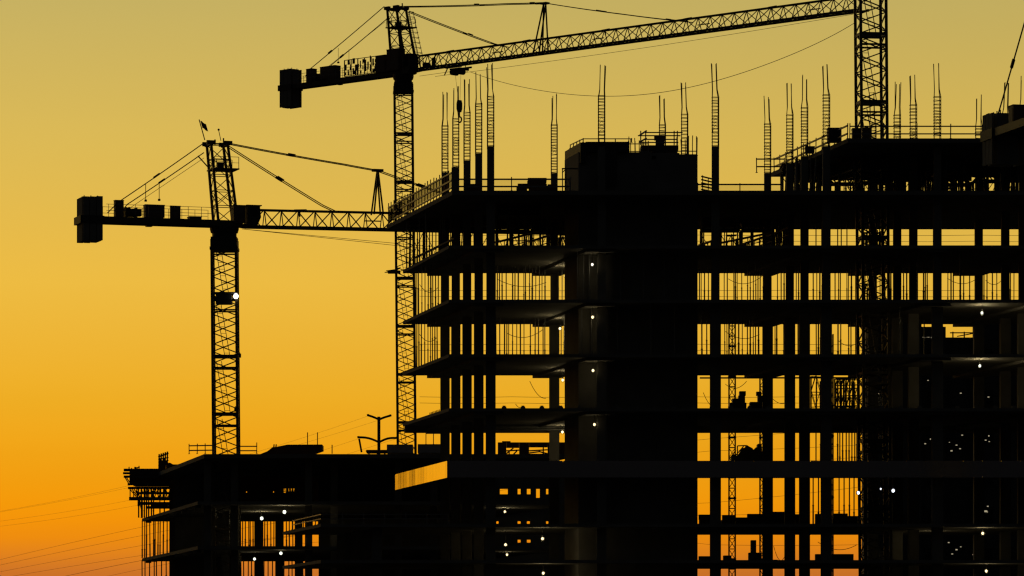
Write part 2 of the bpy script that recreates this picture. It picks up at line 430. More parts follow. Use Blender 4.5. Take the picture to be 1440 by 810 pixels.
        for (bx, by) in ((337,498),(331,574)):
            zz = HC+(HY-by)*Y/F; p2 = P(bx, by, Y); u = MB(); u.bar(M(h,-h,zz+.1), p2+Vector((0,0,.1)), .09); u.box(p2.x-.1,p2.x+.12,p2.y-.1,p2.y+.1,p2.z-.3,p2.z+.05); u.build('bracket_lamp', STEEL, root)
    return root, inv, T

# crane on the lower building
s1 = F/372; x1 = (315.5-CX)/s1
crane('shorter lattice tower crane with a flag, standing on the low building at left', x1, 372, 319.5, R(18), lean=-.0085, sec=4.92, d=dict(
    cj=12.45, bup=1.62, bdn=1.6, bw=1.75, bo=.3,
    mach=[(161,173,-.3,.3,.55,1.95,'electrical_cabinet'), (175,198,-.4,.4,.55,1.4,'hoist_winch'), (203,230,-.4,.4,.62,1.65,'electrical_cabinet'),
          (238,252,-.5,-.2,.5,1.6,'electrical_cabinet'), (265,282,-.4,.4,.48,.75,'tool_chest')],
    hh=7.05, hbase=(-.75,.95), htop=(-1.35,.1),
    pend=[[(285,202),(165,285),(150,300)], [(288,214),(180,287),(172,297)], [(316,201),(484.5,231.6),(531,240),(640,278)], [(320,205.5),(453,289),(470,297)]],
    pr=.045, pb=.3, pj=(.55,), single=(-.3,.3), thin=[((287,222),(176,297)),((340,322),(620,352)),((340,322),(640,350))],
    droppers=[((206,257),(206,281)),((225,257),(225,280))],
    jib=[(347,319),(880,330)], jh=1.45, jbay=1.5, strut=[(531,240),(524,302),(537,302)],
    cab=(1.65,2.85,-1.5,-.2,.1,1.75), cabinets=[(.5,1.5,-1.3,-.2,.3,1.75)], flag=[(288,197),(280,168)], mastlamp=(333,418)))
# tall crane behind
s2 = F/480; x2 = (567-CX)/s2
def inv2_(px):
    dx = (px-CX)/F; nx, ny = -math.sin(R(-44)), math.cos(R(-44)); t = (nx*x2+ny*480)/(nx*dx+ny)
    return math.cos(R(-44))*(t*dx-x2)+math.sin(R(-44))*(t-480)
_, inv2, T2 = crane('tallest lattice tower crane with long jib rising to the right and hook block', x2, 480, 105.5, R(-44), lean=-.0093, sec=5.3, pair=.9, mw=1.95, myaw=R(3), d=dict(
    cj=18.95, bup=1.75, bdn=2.0, bw=1.9, cjb=.6, bo=.25,
    mach=[(434,442,-.4,.4,.55,2.0,'electrical_cabinet'), (445,452,-.4,.4,.55,1.4,'hoist_winch'), (454,475,-.45,.45,.65,2.0,'electrical_cabinet')],
    hh=7.4, hbase=(-.9,1.35), htop=(-1.75,-.35), hoops=True,
    pend=[[(543,9.5),(438,98),(432,108)], [(545,23),(452,100),(446,108)], [(566,9.5),(717,5.6),(766,4.2),(877,20.2),(970,31)], [(571.7,15),(692,61),(712,66)]],
    pr=.05, pb=.42, pj=(.72,), single=(-.3,.3), thin=[((541,31),(448,104)),((590,107),(632,101))],
    droppers=[((473,67),(473,87)),((488,69),(488,88))],
    jib=[(586,98.5),(1216,14)], jh=1.5, jbay=1.65, strut=[(766,5),(753.6,77),(767,76)], winch=(603,95),
    cab=(1.4,2.7,-1.6,-.3,-.15,1.9), cabinets=[(inv2_(536),inv2_(550),-.9,-.1,.45,2.3),(-1.4,.5,-1.2,-.2,.45,2.75)],
    sign=(inv2_(489),inv2_(536),.6,2.4,-.5), trolley=(645,95), hook=(646,149)))
# crane rising through the main building
x3 = (1222-CX)/F*307
crane('lattice crane mast rising through the upper deck of the main building', x3, 307, -260, R(72), lean=-.0085, sec=4.77, pair=.75, mw=1.83, myaw=R(7.5), leg=.2, bay=.68, brace=.08, d=dict(
    cj=13, mach=[(-9,-7.5,-.5,.5,.55,1.8,'electrical_cabinet'),(-7,-5.4,-.4,.4,.55,1.3,'hoist_winch')],
    hh=7, hbase=(-.75,.95), htop=(-1.35,.1), jib=[(1232,-262),(1330,-130)], jh=1.45, cab=(1.4,2.6,-1.5,-.3,-.2,1.7)))
# crane whose counter-jib reaches in from the right edge
psi4 = math.atan2(-13, 3.0)
x4 = 33.75
_, inv4, T4 = crane('crane counter-jib with hanging ballast reaching in at the right edge', x4, 262, 161, psi4, mw=1.9, lean=0, d=dict(
    cj=13.3, norail=True, bup=1.05, bdn=1.65, bw=1.9, cjb=.85,
    mach=[(-9.8,-8.9,-.6,.2,.5,1.65,'electrical_cabinet'), (-5.4,-3.6,-.9,.5,.6,2.35,'electrical_cabinet')],
    hh=11.2, hbase=(-.9,1.1), htop=(-.4,.5), pend=[[(1470,-72),(1403,163)]], single=(0,), pr=.05, pj=(.68,), bo=.2,
    jib=[(1490,160),(1800,130)], jh=1.45))

# ------------------------------------------------------------------ main building
ZL = {'R':ZF(268), 1:ZF(345), 2:ZF(421.3), 3:ZF(498), 4:ZF(574), 5:ZF(650), 6:ZF(736.5), 7:ZF(787.5), 8:ZF(838), 9:ZF(889)}
ZU = ZF(194.5)
TS = .22
YR = 318.8
RX = 1640
main = thing('concrete_building', (XA(1000,Y0,Y0), Y0, 0), 'tall bare concrete frame with many open floors, filling the right half', 'building')
def slab(name, xf, z, yb, t=TS, yf=Y0, parent=main, m=CONC, right=RX, Yr=Y0):
    b = MB()
    b.prism([(XA(xf,yf,Yr),yf),(XA(right,yf,Yr),yf),(XA(right,yb,Yr),yb),(XA(xf,yb,Yr),yb)], z-t, z)
    return b.build(name, m, parent)
b = MB(); TIPX = (543.5-CX)*323.6/F
b.prism([(XA(636,Y0,Y0),Y0),(XA(RX,Y0,Y0),Y0),(XA(RX,323.6,Y0),323.6),(TIPX,323.6)], ZL['R']-.3, ZL['R'])
b.build('floor_slab', CONC, main)
for k, xf, yb in ((1,631,YR),(2,631,YR),(3,631,YR),(4,631,YR),(5,632.5,320.8),(6,451,YR),(7,451,YR),(8,451,YR),(9,451,YR)):
    slab('floor_slab', xf, ZL[k], yb)
slab('floor_slab', 1192, ZU, 320.8, .3)
# thickened beam strips on the column lines
for k in (1,2,3,4):
    for Lx in (688, 846, 1163, 1318, 1475):
        b = MB(); z = ZL[k]-TS
        b.prism([(XA(Lx-21,Y0+.25,Y0),Y0+.25),(XA(Lx+21,Y0+.25,Y0),Y0+.25),(XA(Lx+21,YR-.02,Y0),YR-.02),(XA(Lx-21,YR-.02,Y0),YR-.02)], z-.2, z-.001)
        b.build('beam_strip', CONC, main)
for k, dy in ((4,.42),):
    b = MB(); z = ZL[k]-TS
    b.prism([(XA(633,YR-.5,Y0),YR-.5),(XA(RX,YR-.5,Y0),YR-.5),(XA(RX,YR-.08,Y0),YR-.08),(XA(633,YR-.08,Y0),YR-.08)], z-.5, z-.002)
    b.build('edge_beam', CONC, main)
# columns
RW = dict(r1=300.9, r2=305.1, r3=309.5, r4=313.4, r5=317.1)
RB = dict(r1=300.9, r3=306.8, r4=310.9, r5=317.3)
cols = [(('px',p),y,1,w_) for p,y,w_ in ((690,300.9,.69),(673.2,305.1,.68),(656.8,309.5,.67),(641,313.4,.665),(625.8,317.1,.68))]
cols += [(846,300.9,1,.66),(846,317.4,1,.74)]
cols += [(1006,300.9,1,.74),(1006,310.2,2,.7),(1006,317.3,1,.7)]
for Lx in (1162,1318,1475): cols += [(Lx,y,1,.74) for y in RB.values()]
cols += [(530,y,0,.7) for y in RW.values()]
ZT = ZL['R'] + 3.17
def cage(parent, X, Y, z0):
    b = MB(); w, w2 = .23, .165; lx = random.uniform(-.11,.11); zt = ZL['R']+6.75+random.uniform(-.12,.1); ztop = ZL['R']+9.0+random.uniform(-.12,.08)
    for (sx, sy) in ((-1,-1),(1,-1),(.86,1),(-.86,1)):
        j = random.uniform(-.05,.05)+lx; q = random.choice((-.02,-.06,-.35,-.15,0))
        b.path([(X+sx*w,Y+sy*w,z0-.2),(X+sx*w,Y+sy*w,zt-.1),(X+sx*w2+j*.4,Y+sy*w2,zt+.45),(X+sx*w2+j,Y+sy*w2,ztop+q)], .03, 5)
    z = z0+.08
    while z < zt+.06:
        e = random.uniform(-.02,.02); s = .215+random.uniform(-.035,.06)
        for (a, c) in (((-1,-1),(1,-1)),((1,-1),(1,1)),((1,1),(-1,1)),((-1,1),(-1,-1))):
            b.bar((X+a[0]*(w+.01),Y+a[1]*(w+.01),z+e), (X+c[0]*(w+.01),Y+c[1]*(w+.01),z-e), .036)
        if 1.2 < z-z0 < 2.0:
            b.bar((X-w,Y-w,z), (X+w*.2,Y-w,z+s), .022); b.bar((X+w,Y-w,z), (X-w*.1,Y-w,z+s), .022)
        z += s
    if random.random() < .45:
        zc = z0+random.uniform(.5,1.2); b.path([(X+.2*math.cos(t)+random.choice((0,.02)),Y-w-.02,zc+.2*math.sin(t)) for t in [i*.45 for i in range(15)]], .018, 4)
    return b.build('rebar_cage', RUST, parent)
for (Lx, Y, kind, w) in cols:
    X = (Lx[1]-CX)*Y/F if isinstance(Lx, tuple) else XA(Lx, Y, 300.9); b = MB()
    zs_ = [0, ZL[6]] if kind == 0 else [0, ZL[2], ZL['R'], ZT]
    ws = [w] if kind == 0 else ([w, .6 if isinstance(Lx, tuple) else .56, .5])
    if kind == 2: zs_, ws = [0, ZL[2], ZL['R']], [w,.56]
    for (z0, z1, ww) in zip(zs_[:-1], zs_[1:], ws):
        b.box(X-ww/2, X+ww/2, Y-ww/2, Y+ww/2, z0, z1)
    co = b.build('column', CONC, main, origin=(X, Y, 0))
    if kind: cage(co, X, Y, zs_[-1])
# lift and stair core
def corepoly(x0, x1, ya, yb): return [(XA(x0,ya,302.5),ya),(XA(x1,ya,302.5),ya),(XA(x1,yb,302.5)+.9,yb),(XA(x0,yb,302.5),yb)]
zc1 = ZF(218,302.5); zh = ZF(224,302.5)
b = MB(); b.prism(corepoly(813.5,981,302.5,307.3), 0, zh)
b.prism(corepoly(813.5,916.5,302.5,307.3), zh, zc1+.2); b.prism(corepoly(923,981,302.5,307.3), zh, zc1); b.prism(corepoly(916.5,923,302.5,303.0), zc1-.05, zc1)
b.prism(corepoly(913,956,302.6,307.2), zc1+.001, zc1+.16)
b.build('core_wall', CONC, main)
b = MB(); zt = ZF(200,302.5); zl = ZF(208,302.5)
b.prism(corepoly(823,884,302.2,307.6), zc1+.201, zt)
b.prism(corepoly(815,822.8,302.2,307.6), ZF(230,302.5), zt-.05)
b.prism(corepoly(846,848,302.02,302.18), ZF(262,302.5), zt-.3)
b.build('core_formwork', STEEL, main)
for (px,y0,y1) in ((884.6,214,192),(887,214,196),(893,214,194),(899,214,197),(905,216,199),(964,218,196),(968.5,218,191),(974,218,190.5),(979.3,218,191.5),(958,218,196)):
    b = MB(); b.path([P(px,y0+1,303.5),P(px+random.uniform(-.4,.4),(y0+y1)/2,303.5),P(px+random.uniform(-.6,.6),y1,303.5)],.032,5); b.build('starter_bar', RUST, main)
# fascia band of metal panels
def fascia(p0, p1, z0, z1, pw, name, gap=.012):
    p0, p1 = Vector(p0), Vector(p1); L = (p1-p0).length; d = (p1-p0)/L; nrm = Vector((d.y,-d.x,0)); b = MB(); s = 0; k = 0
    while s < L-.01:
        e = min(s+pw, L); tw = random.uniform(-.007,.007); a, c = p0+d*(s+gap), p0+d*(e-gap)
        q = [a+nrm*(.06+tw), c+nrm*(.06-tw), c-nrm*.02, a-nrm*.02]
        b.prism([(v.x,v.y) for v in q], z0, z1); s += pw
    q = [p0-nrm*.03, p1-nrm*.03, p1-nrm*.1, p0-nrm*.1]; b.prism([(v.x,v.y) for v in q][::1], z0+.05, z1-.05)
    return b.build(name, FASC, main)
yA = Y0-.1; zb0, zb1 = ZF(671.5,yA), ZF(648,yA)
fascia((XA(631,yA,yA),yA,0), (XA(RX,yA,yA),yA,0), zb0, zb1, 1.31, 'fascia_panel', .025)
fascia((XA(630.4,321.6,yA),321.6,0), (XA(630.4,yA+.12,yA),yA+.12,0), zb0, zb1, 1.28, 'fascia_panel', .022)
# anchor blocks on the third slab's front lip
b = MB(); b.box(-.16,.16,-.1,.1,0,.12); b.box(-.1,.1,-.06,.06,.12,.19)
x = 710
first = None
while x < 1440:
    loc = Vector((XA(x,Y0+.3,Y0), Y0+.3, ZL[4]))
    if first is None:
        bb = MB(); bb.v = [p+loc for p in b.v]; bb.f = b.f; first = bb.build('anchor_block', CONC, main, origin=loc)
    else:
        o = first.copy(); COL.objects.link(o); o.parent = main; o.location = loc - WORLD[main.name]
    x += 26.6
# short threaded bars along the lip of the slab corner
b = MB()
for i in range(9):
    Y = 303+i*.55; b.box(XA(632,Y,Y0)-.03, XA(632,Y,Y0)+.03, Y-.03, Y+.03, ZL[4], ZL[4]+.14)
b.build('lip_dowels', STEEL, main)

# ------------------------------------------------------------------ left (lower) building
LY, LB = 364.0, 409.0
zq = {'R':ZF(638.5,LY), 1:ZF(705,LY), 2:ZF(768,LY), 3:ZF(831,LY), 4:ZF(894,LY)}
low = thing('low_concrete_building', (XA(450,LY,LY), LY, 0), 'lower concrete frame under construction at left, its roof carrying the crane with the flag', 'building')
for k in ('R',1,2,3,4):
    xf = 287 if k == 'R' else 278
    slab('floor_slab', xf, zq[k], LB, .35 if k == 'R' else .28, LY, low, CONC2, 800, LY)
# edge brackets under the slab lips
for k in (1,2):
    for i in range(9):
        Y = LY+2+i*5; b = MB(); b.box(XA(279,Y,LY), XA(279,Y,LY)+.5, Y-.2, Y+.2, zq[k]-.5, zq[k]-.281); b.build('lip_bracket', CONC2, low)
for (px, Y, w) in [(292,366,.6),(330,366,.6),(364,404,.8),(393,404,.75),(420,404,.7),(300,380,.6),(318,380,.6),(243,400,.6),(470,368,.6),(560,368,.6),(434,366,.6),(610,368,.6)]:
    X = (px-CX)*Y/F; b = MB(); b.box(X-w/2,X+w/2,Y-w/2,Y+w/2,0,zq['R']-.36); b.build('column', CONC2, low, origin=(X,Y,0))
def wallpx(pxs0, pxs1, Y, ranges, name, parent, m, th=.3):
    b = MB(); X0, X1 = (pxs0-CX)*Y/F, (pxs1-CX)*Y/F
    for (z0, z1) in ranges: b.box(X0, X1, Y, Y+th, z0, z1)
    return b.build(name, m, parent)
FL = [(zq[1], zq['R']-.352), (zq[2], zq[1]-.282), (zq[3], zq[2]-.282), (0, zq[3]-.282)]
wallpx(246, 334, 396, FL, 'partition_wall', low, CONC2)
wallpx(448, 692, 400, FL, 'partition_wall', low, CONC2)
# rear wall pierced by rows of narrow openings
def pierced(px0, px1, Y, z0, z1, holes, name, parent, m, th=.25):
    b = MB(); ys = sorted(set([v for h in holes for v in (h[2], h[3])]), reverse=True)
    def X(p): return (p-CX)*Y/F
    def Z(p): return HC+(HY-p)*Y/F
    edges = [z0]+sorted(set([Z(v) for v in ys]))+[z1]
    for a, c in zip(edges[:-1], edges[1:]):
        mid = (a+c)/2; hs = sorted([(X(h[0]),X(h[1])) for h in holes if Z(h[3]) < mid < Z(h[2])])
        x = X(px0)
        for (h0, h1) in hs:
            if h0 > x: b.box(x, h0, Y, Y+th, a, c)
            x = max(x, h1)
        if x < X(px1): b.box(x, X(px1), Y, Y+th, a, c)
    return b.build(name, m, parent)
hl = []
for (x0, x1) in ((681,683),(698,701),(703,714),(728,732),(741,746),(754,759),(768,771),(796,799)):
    if x0 != 698: hl.append((x0,x1,687.5,695+(5 if x0 == 754 else 0)))
    if x0 in (681,698,728,741,768,796): hl.append((x0,x1 if x0 != 741 else 745,733,741))
    if x0 in (728,741): hl.append((x0,x1,759,763))
    if x0 in (703,728,754,768,796): hl.append((x0,x1,790,795))
pierced(692.2, 860, 399, 0, zq['R']-.352, [h for h in hl if h[0] > 692], 'partition_wall', low, CONC2)
# formwork screen under the low roof with a few gaps
hl = []
for x in (336,346,349,351.5,360,367,384,387,393.5,396.5,399,401,405.5,409,412.5,414.5,418.5,421):
    big = x > 392
    for yb in ((687,688.6),(689.3,690.6),(691.2,693)) if big else ((691,692.6),):
        if random.random() < (.85 if big else .8): hl.append((x, x+random.uniform(.7,1.6), yb[0]+random.uniform(-.2,.3), yb[1]))
pierced(334.2, 452, 402, zq[1], zq['R']-.352, hl, 'formwork_screen', low, PLY)
# ------------------------------------------------------------------ building behind at the right
bg = thing('background_building', P(1340,925,352)*1.0, 'dark finished block half hidden behind the right end of the concrete frame', 'building')
bgY = 352
def bx(p0,p1,ptop,d0=0,d1=4.5):
    Y = bgY+d0; b = MB(); b.box((p0-CX)*Y/F, (p1-CX)*Y/F, Y, Y+d1, 0, HC+(HY-ptop)*Y/F); return b
bx(1218,1296,452).build('wall', DARKW, bg)
bx(1296.2,1330,459.5,.6).build('wall', DARKW, bg); bx(1328,1374,474.5,1.2,3).build('wall', DARKW, bg); bx(1372.2,1700,452,.3,2.5).build('wall', DARKW, bg)
b = MB(); Y = bgY+.9
for py in (468,): b.bar(P(1336,py,Y), P(1371,py,Y), .09)
for px in (1340,1356,1370): b.bar(P(px,475,Y), P(px,466.5,Y), .1)
b.bar(P(1346,473,Y), P(1368,469,Y), .08); b.build('roof_rail', STEEL, bg)
for r, py in enumerate((490,548,600,660,715,770)):
    for cidx in range(9):
        px = 1226+cidx*25.5; Yw = bgY-.03+(0 if px<1290 else 1.2 if 1328<px<1368 else .6 if px<1328 else .3)
        if 1288 < px+18 and px < 1298 or 1322 < px+18 and px < 1332 or 1364 < px+18 and px < 1374: continue
        p0, p1 = P(px,py+24,Yw), P(px+18,py,Yw); b = MB(); b.box(p0.x,p1.x,Yw-.06,Yw+.02,p0.z,p1.z)
        w = b.build('window', STEEL, bg); b = MB(); b.box(p0.x+.07,p1.x-.07,Yw-.075,Yw-.062,p0.z+.07,p1.z-.07); b.build('pane', GLASS, w)
        if random.random() < .3:
            zz = random.uniform(p0.z+.3,p1.z-.3); xx = random.uniform(p0.x+.2,p1.x-.3); b = MB(); b.box(xx,xx+random.uniform(.06,.2),Yw-.09,Yw-.078,zz,zz+.1); b.build('lit_lamp', WINGLINT, w)

for (x0,x1,y0,y1) in ((1296,1317,597.5,601.5),(1332,1356,598,601.5),(1360,1382,598.5,601),(1297,1315,474,475.5)):
    Yw = bgY-.35; p0, p1 = P(x0,y1,Yw), P(x1,y0,Yw); b = MB(); b.box(p0.x,p1.x,Yw-.05,Yw+.2,p0.z-.12,p1.z+.05)
    w = b.build('strip_window', STEEL, bg); k_ = 9
    for i in range(k_):
        if random.random() < .75:
            xa = p0.x+(p1.x-p0.x)*(i+.08)/k_; b = MB(); b.box(xa,xa+(p1.x-p0.x)/k_*random.uniform(.4,.85),Yw-.07,Yw-.052,p0.z+random.uniform(0,.06),p1.z); b.build('lit_pane', WINGLINT, w)
for (px,py,r0) in ((1345,626,.05),(1338,634,.06),(1350,631,.05),(1335,622,.03),(1353,612,.05),(1301,624,.05),(1386,619,.05),(1391,621,.04),(1386,719,.09),(1389,712,.05),(1334,763,.05),(1345,773,.06),(1351,769,.04),(1339,779,.05),(1368,780,.03),(1351,553,.05),(1305,535,.04)):  # scattered glints on the dark block, put in as tiny glowing boxes
    p = P(px,py,bgY-.3); b = MB(); b.box(p.x-r0*1.6,p.x+r0*1.6,bgY-.34,bgY+.1,p.z-r0,p.z+r0); h_ = b.build('glint_box', STEEL, bg)
    b = MB(); b.box(p.x-r0*1.4,p.x+r0*1.4,bgY-.36,bgY-.342,p.z-r0*.8,p.z+r0*.8); b.build('lens', WINGLINT, h_)  # glowing face that imitates the glint, not a lamp lens
# ------------------------------------------------------------------ shoring props
prop_mesh = {}
def prop_data(H, tilt=0):
    cf = random.choice((.22,.34,.47,.6)); key = (round(H,2), cf)
    if key not in prop_mesh:
        b = MB(); b.box(-.09,.09,-.09,.09,0,.015); b.tube((0,0,.015),(0,0,H*cf),.055,8); b.tube((0,0,H*cf-.03),(0,0,H-.012),.044,8)
        b.tube((0,0,H*cf-.04),(0,0,H*cf+.06),.062,8); b.bar((-.085,0,H*cf+.02),(.06,0,H*cf+.02),.022); b.box(-.08,.08,-.08,.08,H-.015,H-.001)
        me = bpy.data.meshes.new('shoring_prop'); me.from_pydata([tuple(v) for v in b.v], [], b.f); me.materials.append(GALV); prop_mesh[key] = me
    return prop_mesh[key]
def prop(px, Y, z0, H, label, group, rx=0., ry=0., sc=1.):
    o = bpy.data.objects.new('shoring_prop', prop_data(H)); COL.objects.link(o)
    o.location = ((px-CX)*Y/F, Y, z0); o.rotation_euler = (rx, ry, 0); o.scale = (sc,sc,1)
    return tag(o, label, 'prop', group)
H2, H3, H1 = ZL[1]-TS-ZL[2], ZL[2]-TS-ZL[3], ZL['R']-.3-ZL[1]
L2 = 'steel prop standing on the second slab below the roof deck'; G2 = 'props on the second slab below the roof deck'
L3 = 'steel prop standing on the third slab below the roof deck'; G3 = 'props on the third slab below the roof deck'
q2 = [585,588.5,593,597.5,602.5,606,609,612.5,616, 696.5,699.5,702.5,706,712,720.5,724,728.5,736.5,739,744.5,748.5,753.5,758.5,762.5,766.5, 785,790.5,
      984,986,991,996,1000, 1018.5,1023,1032,1034.5,1037,1043.5,1051,1055.5,1059.5,1063,1066,1069,1073.5, 1093.5,1098.5,1102.5, 1119.5,1123, 1144,1149,1153,1156,
      1174,1179,1182,1191,1193,1197,1203, 1216,1222,1238,1244, 1253,1257,1271,1275,1298.5,1301.5,1304,1333,1337,1341,1351,1355,1364,1384,1388,1396,1402,1421,1426]
for px in q2: prop(px+random.uniform(-.4,.4), random.uniform(311.5,318), ZL[2], H2, L2, G2, 0, random.uniform(-.004,.004), random.choice((.8,1,1,1.25)))
q3 = [586,589.5,592.5,597,601.5,605,608.5,611.5,614.5, 698,702.5,709,712.5,715.5,721,727,732,737,746,752.5,757.5,764,766.5, 789,793.5,
      987,994,1000, 1019,1022,1030,1034,1039,1044,1051,1055,1059,1062,1066.5, 1090,1092.5,1102.5, 1122, 1148,1151,1154, 1178.5,1182, 1193.5,1197,1203.5,1206,1247,1300]
for px in q3: prop(px+random.uniform(-.4,.4), random.uniform(311.5,318), ZL[3], H3, L3, G3, 0, random.uniform(-.004,.004), random.choice((.8,1,1,1.25)))
for px in (812,820,829,873,905,934,955,1290,1350): prop(px, 301.6, ZL[2], H2, L2, G2)
for px in (818,832,868,915,948,1265): prop(px, 301.7, ZL[3], H3, L3, G3)
H5, H6 = ZL[4]-TS-ZL[5], ZL[5]-TS-ZL[6]
for px in (1147.5,1154,1178,1181,1185,1190,1194,1198,1202,1205): prop(px, 317.9, ZL[5], H5, 'steel prop standing behind the white panel band', 'props behind the panel band', 0, 0, 1.1)
for px in (1143.5,1151,1180,1187,1194.5,1201): prop(px, 317.9, ZL[6], H6, 'steel prop on the floor just below the white panel band', 'props below the panel band', 0, 0, 1.1)
L1l = 'slanting steel prop under the roof deck formwork'; G1 = 'props under the roof deck'
for i in range(52):
    px = random.choice((random.uniform(572,640), random.uniform(585,690), random.uniform(697,795), random.uniform(697,795), random.uniform(984,1075), random.uniform(1085,1106)))
    prop(px, random.uniform(310,318), ZL[1], H1, L1l, G1, random.uniform(-.02,.02), random.uniform(-.05,.05), random.choice((.9,1.2)))
for px in (572,577,583,587,590,595,600,604,608,613,617,1128,1147.5,1155.5,1178,1183,1191,1219,1237,1282,1288): prop(px, 317, ZL[1], H1, L1l, G1)
LUl = 'slanting steel prop under the raised upper deck'; GU = 'props under the upper deck'; HU = ZU-.3-ZL['R']
for i in range(92):
    px = random.uniform(1098,1440); prop(px, random.uniform(308,318.5), ZL['R'], HU, LUl, GU, random.uniform(-.03,.03), random.uniform(-.09,.09), random.choice((1.2,1.6,2.6)))
HLa, HLb = zq[1]-.28-zq[2], zq['R']-.35-zq[1]
for px in (200,203.5,206,211,216,218,222,225,229.5,235,239,337,341,345,350,352,356,372,376,381,385,389,391,396,403,407,412):
    prop(px, random.uniform(404,407.5), zq[2], HLa, 'steel prop on the middle open floor of the low left building', 'props on the low building middle floor', 0, random.uniform(-.01,.01), 1.25)
for px in (200,204,210,217,220,227,234,338,343,349,354,371,377,383,388,399,406,411,426):
    prop(px, random.uniform(404,407.5), zq[3], zq[2]-.28-zq[3], 'steel prop on the lowest open floor of the low left building', 'props on the low building lowest floor', 0, random.uniform(-.01,.01), 1.25)
for px in (199,203,206,209,213,216,225,231):
    prop(px, random.uniform(404,407.5), zq[1], 2.6, 'steel prop carrying the formwork platform at the far left', 'props under the far left platform', 0, random.uniform(-.01,.01), 1.25)

# ------------------------------------------------------------------ table forms under the decks
def table_form(px0, px1, Y, z0, z1, seed, label, group, th=.95):
    rng = random.Random(seed); X0, X1 = (px0-CX)*Y/F, (px1-CX)*Y/F
    r = thing('formwork_table', ((X0+X1)/2, Y, z0), label, 'formwork', group)
    top = z1 - th - .3; b = MB()
    for yy in (Y-.6, Y+.6):
        b.bar((X0,yy,top+th),(X1,yy,top+th),.12,.16); b.bar((X0,yy,top),(X1,yy,top),.1,.16)
        n = max(2,int((X1-X0)/1.1))
        for i in range(n):
            xa = X0+(X1-X0)*i/n; xb = X0+(X1-X0)*(i+1)/n; b.bar((xa,yy,top),((xa+xb)/2,yy,top+th),.08); b.bar(((xa+xb)/2,yy,top+th),(xb,yy,top),.08)
    b.build('truss', STEEL, r)
    b = MB(); b.box(X0-.1,X1+.1,Y-1.1,Y+1.1,z1-.14,z1-.004)
    x = X0
    while x < X1: b.box(x,x+.09,Y-1.1,Y+1.1,z1-.3,z1-.141); x += .4
    b.box(X0,X1,Y-.75,Y-.7,top+.2,z1-.31)
    b.build('plywood_deck', PLY, r)
    n = max(2,int((X1-X0)/1.1))
    for i in range(n+1):
        x = X0+(X1-X0)*i/n
        b = MB()
        for yy in (Y-.6,Y+.6): b.tube((x,yy,z0),(x+rng.uniform(-.1,.1),yy,top),.07,8)
        b.bar((x,Y-.6,z0+.4),(x,Y+.6,top),.06); b.build('leg', STEEL, r)
    b = MB()
    for i in range(n):
        x = X0+(X1-X0)*i/n; x2 = X0+(X1-X0)*(i+1)/n
        if rng.random() < .75: b.bar((x,Y-.6,z0+.3),(x2,Y-.6,top-.1),.05)
        if rng.random() < .75: b.bar((x2,Y+.6,z0+.3),(x,Y+.6,top-.1),.05)
    
    b.bar((X0,Y-.6,z0+.3),(X1,Y-.6,z0+.3),.05); b.bar((X0,Y-.6,z0+.3),(X0,Y+.6,z0+.3),.05); b.bar((X0,Y+.6,z0+.3),(X1,Y+.6,z0+.3),.05)
    if seed < 20: b.bar((X0,Y-.6,z0+.9),(X1,Y-.6,z0+.9),.05)
    b.build('cross_brace', STEEL, r)
    return r
lab = 'truss formwork table with plywood top under the roof deck'; gp = 'formwork tables under the roof deck'
for i,(a,c,Y) in enumerate(((576,640,317),(645,690,315),(697,745,317.5),(748,797,317.5),(700,760,306),(985,1040,316),(1042,1074,317),(1086,1106,316))):
    table_form(a,c,Y,ZL[1],ZL['R']-.3,i,lab,gp,(.3,.55,.45,.3)[i%4])
lab = 'truss formwork table with plywood top under the raised upper deck'; gp = 'formwork tables under the upper deck'
for i,(a,c,Y) in enumerate(((1108,1150,318),(1152,1200,317.5),(1202,1255,318),(1258,1310,317.5),(1312,1365,318),(1368,1400,317),(1402,1450,318),(1180,1260,309),(1270,1350,309),(1100,1180,313),(1230,1330,314),(1345,1430,313))):
    table_form(a,c,Y,ZL['R'],ZU-.3,20+i,lab,gp,(.3,.6,.45)[i%3])
def slope_rail(x0,y0,x1,y1,Ya,Yb,label,n=6):
    A, B_ = P(x0,y0,Ya), P(x1,y1,Yb); r = thing('edge_rail', A, label, 'railing', 'sloping rails under the decks'); b = MB(); b.bar(A,B_,.13); b.bar(A-Vector((0,0,.5)),B_-Vector((0,0,.5)),.06); b.build('rail', TIMBER, r)
    zf = min(A.z,B_.z)-1.1
    for i in range(n):
        s_ = A.lerp(B_, i/(n-1)); b = MB(); b.bar(s_, s_-Vector((0,0,1.25)), .07); b.build('post', STEEL, r)
lab = 'timber rail sloping across an open bay under the roof deck'
for (x0,y0,x1,y1) in ((1002,344,1086,327),(1040,345,1075,333),(983,345,1004,338),(1077,333,1110,320),(697,341,760,325),(585,362,640,335),(745,340,775,330)): slope_rail(x0,y0,x1,y1,316,304,lab)
lab = 'timber rail sloping across an open bay under the upper deck'
for (x0,y0,x1,y1) in ((1168,249,1200,239),(1200,252,1240,239),(1330,266,1378,254)): slope_rail(x0,y0,x1,y1,316,304,'timber rail sloping across an open bay under the raised upper deck')
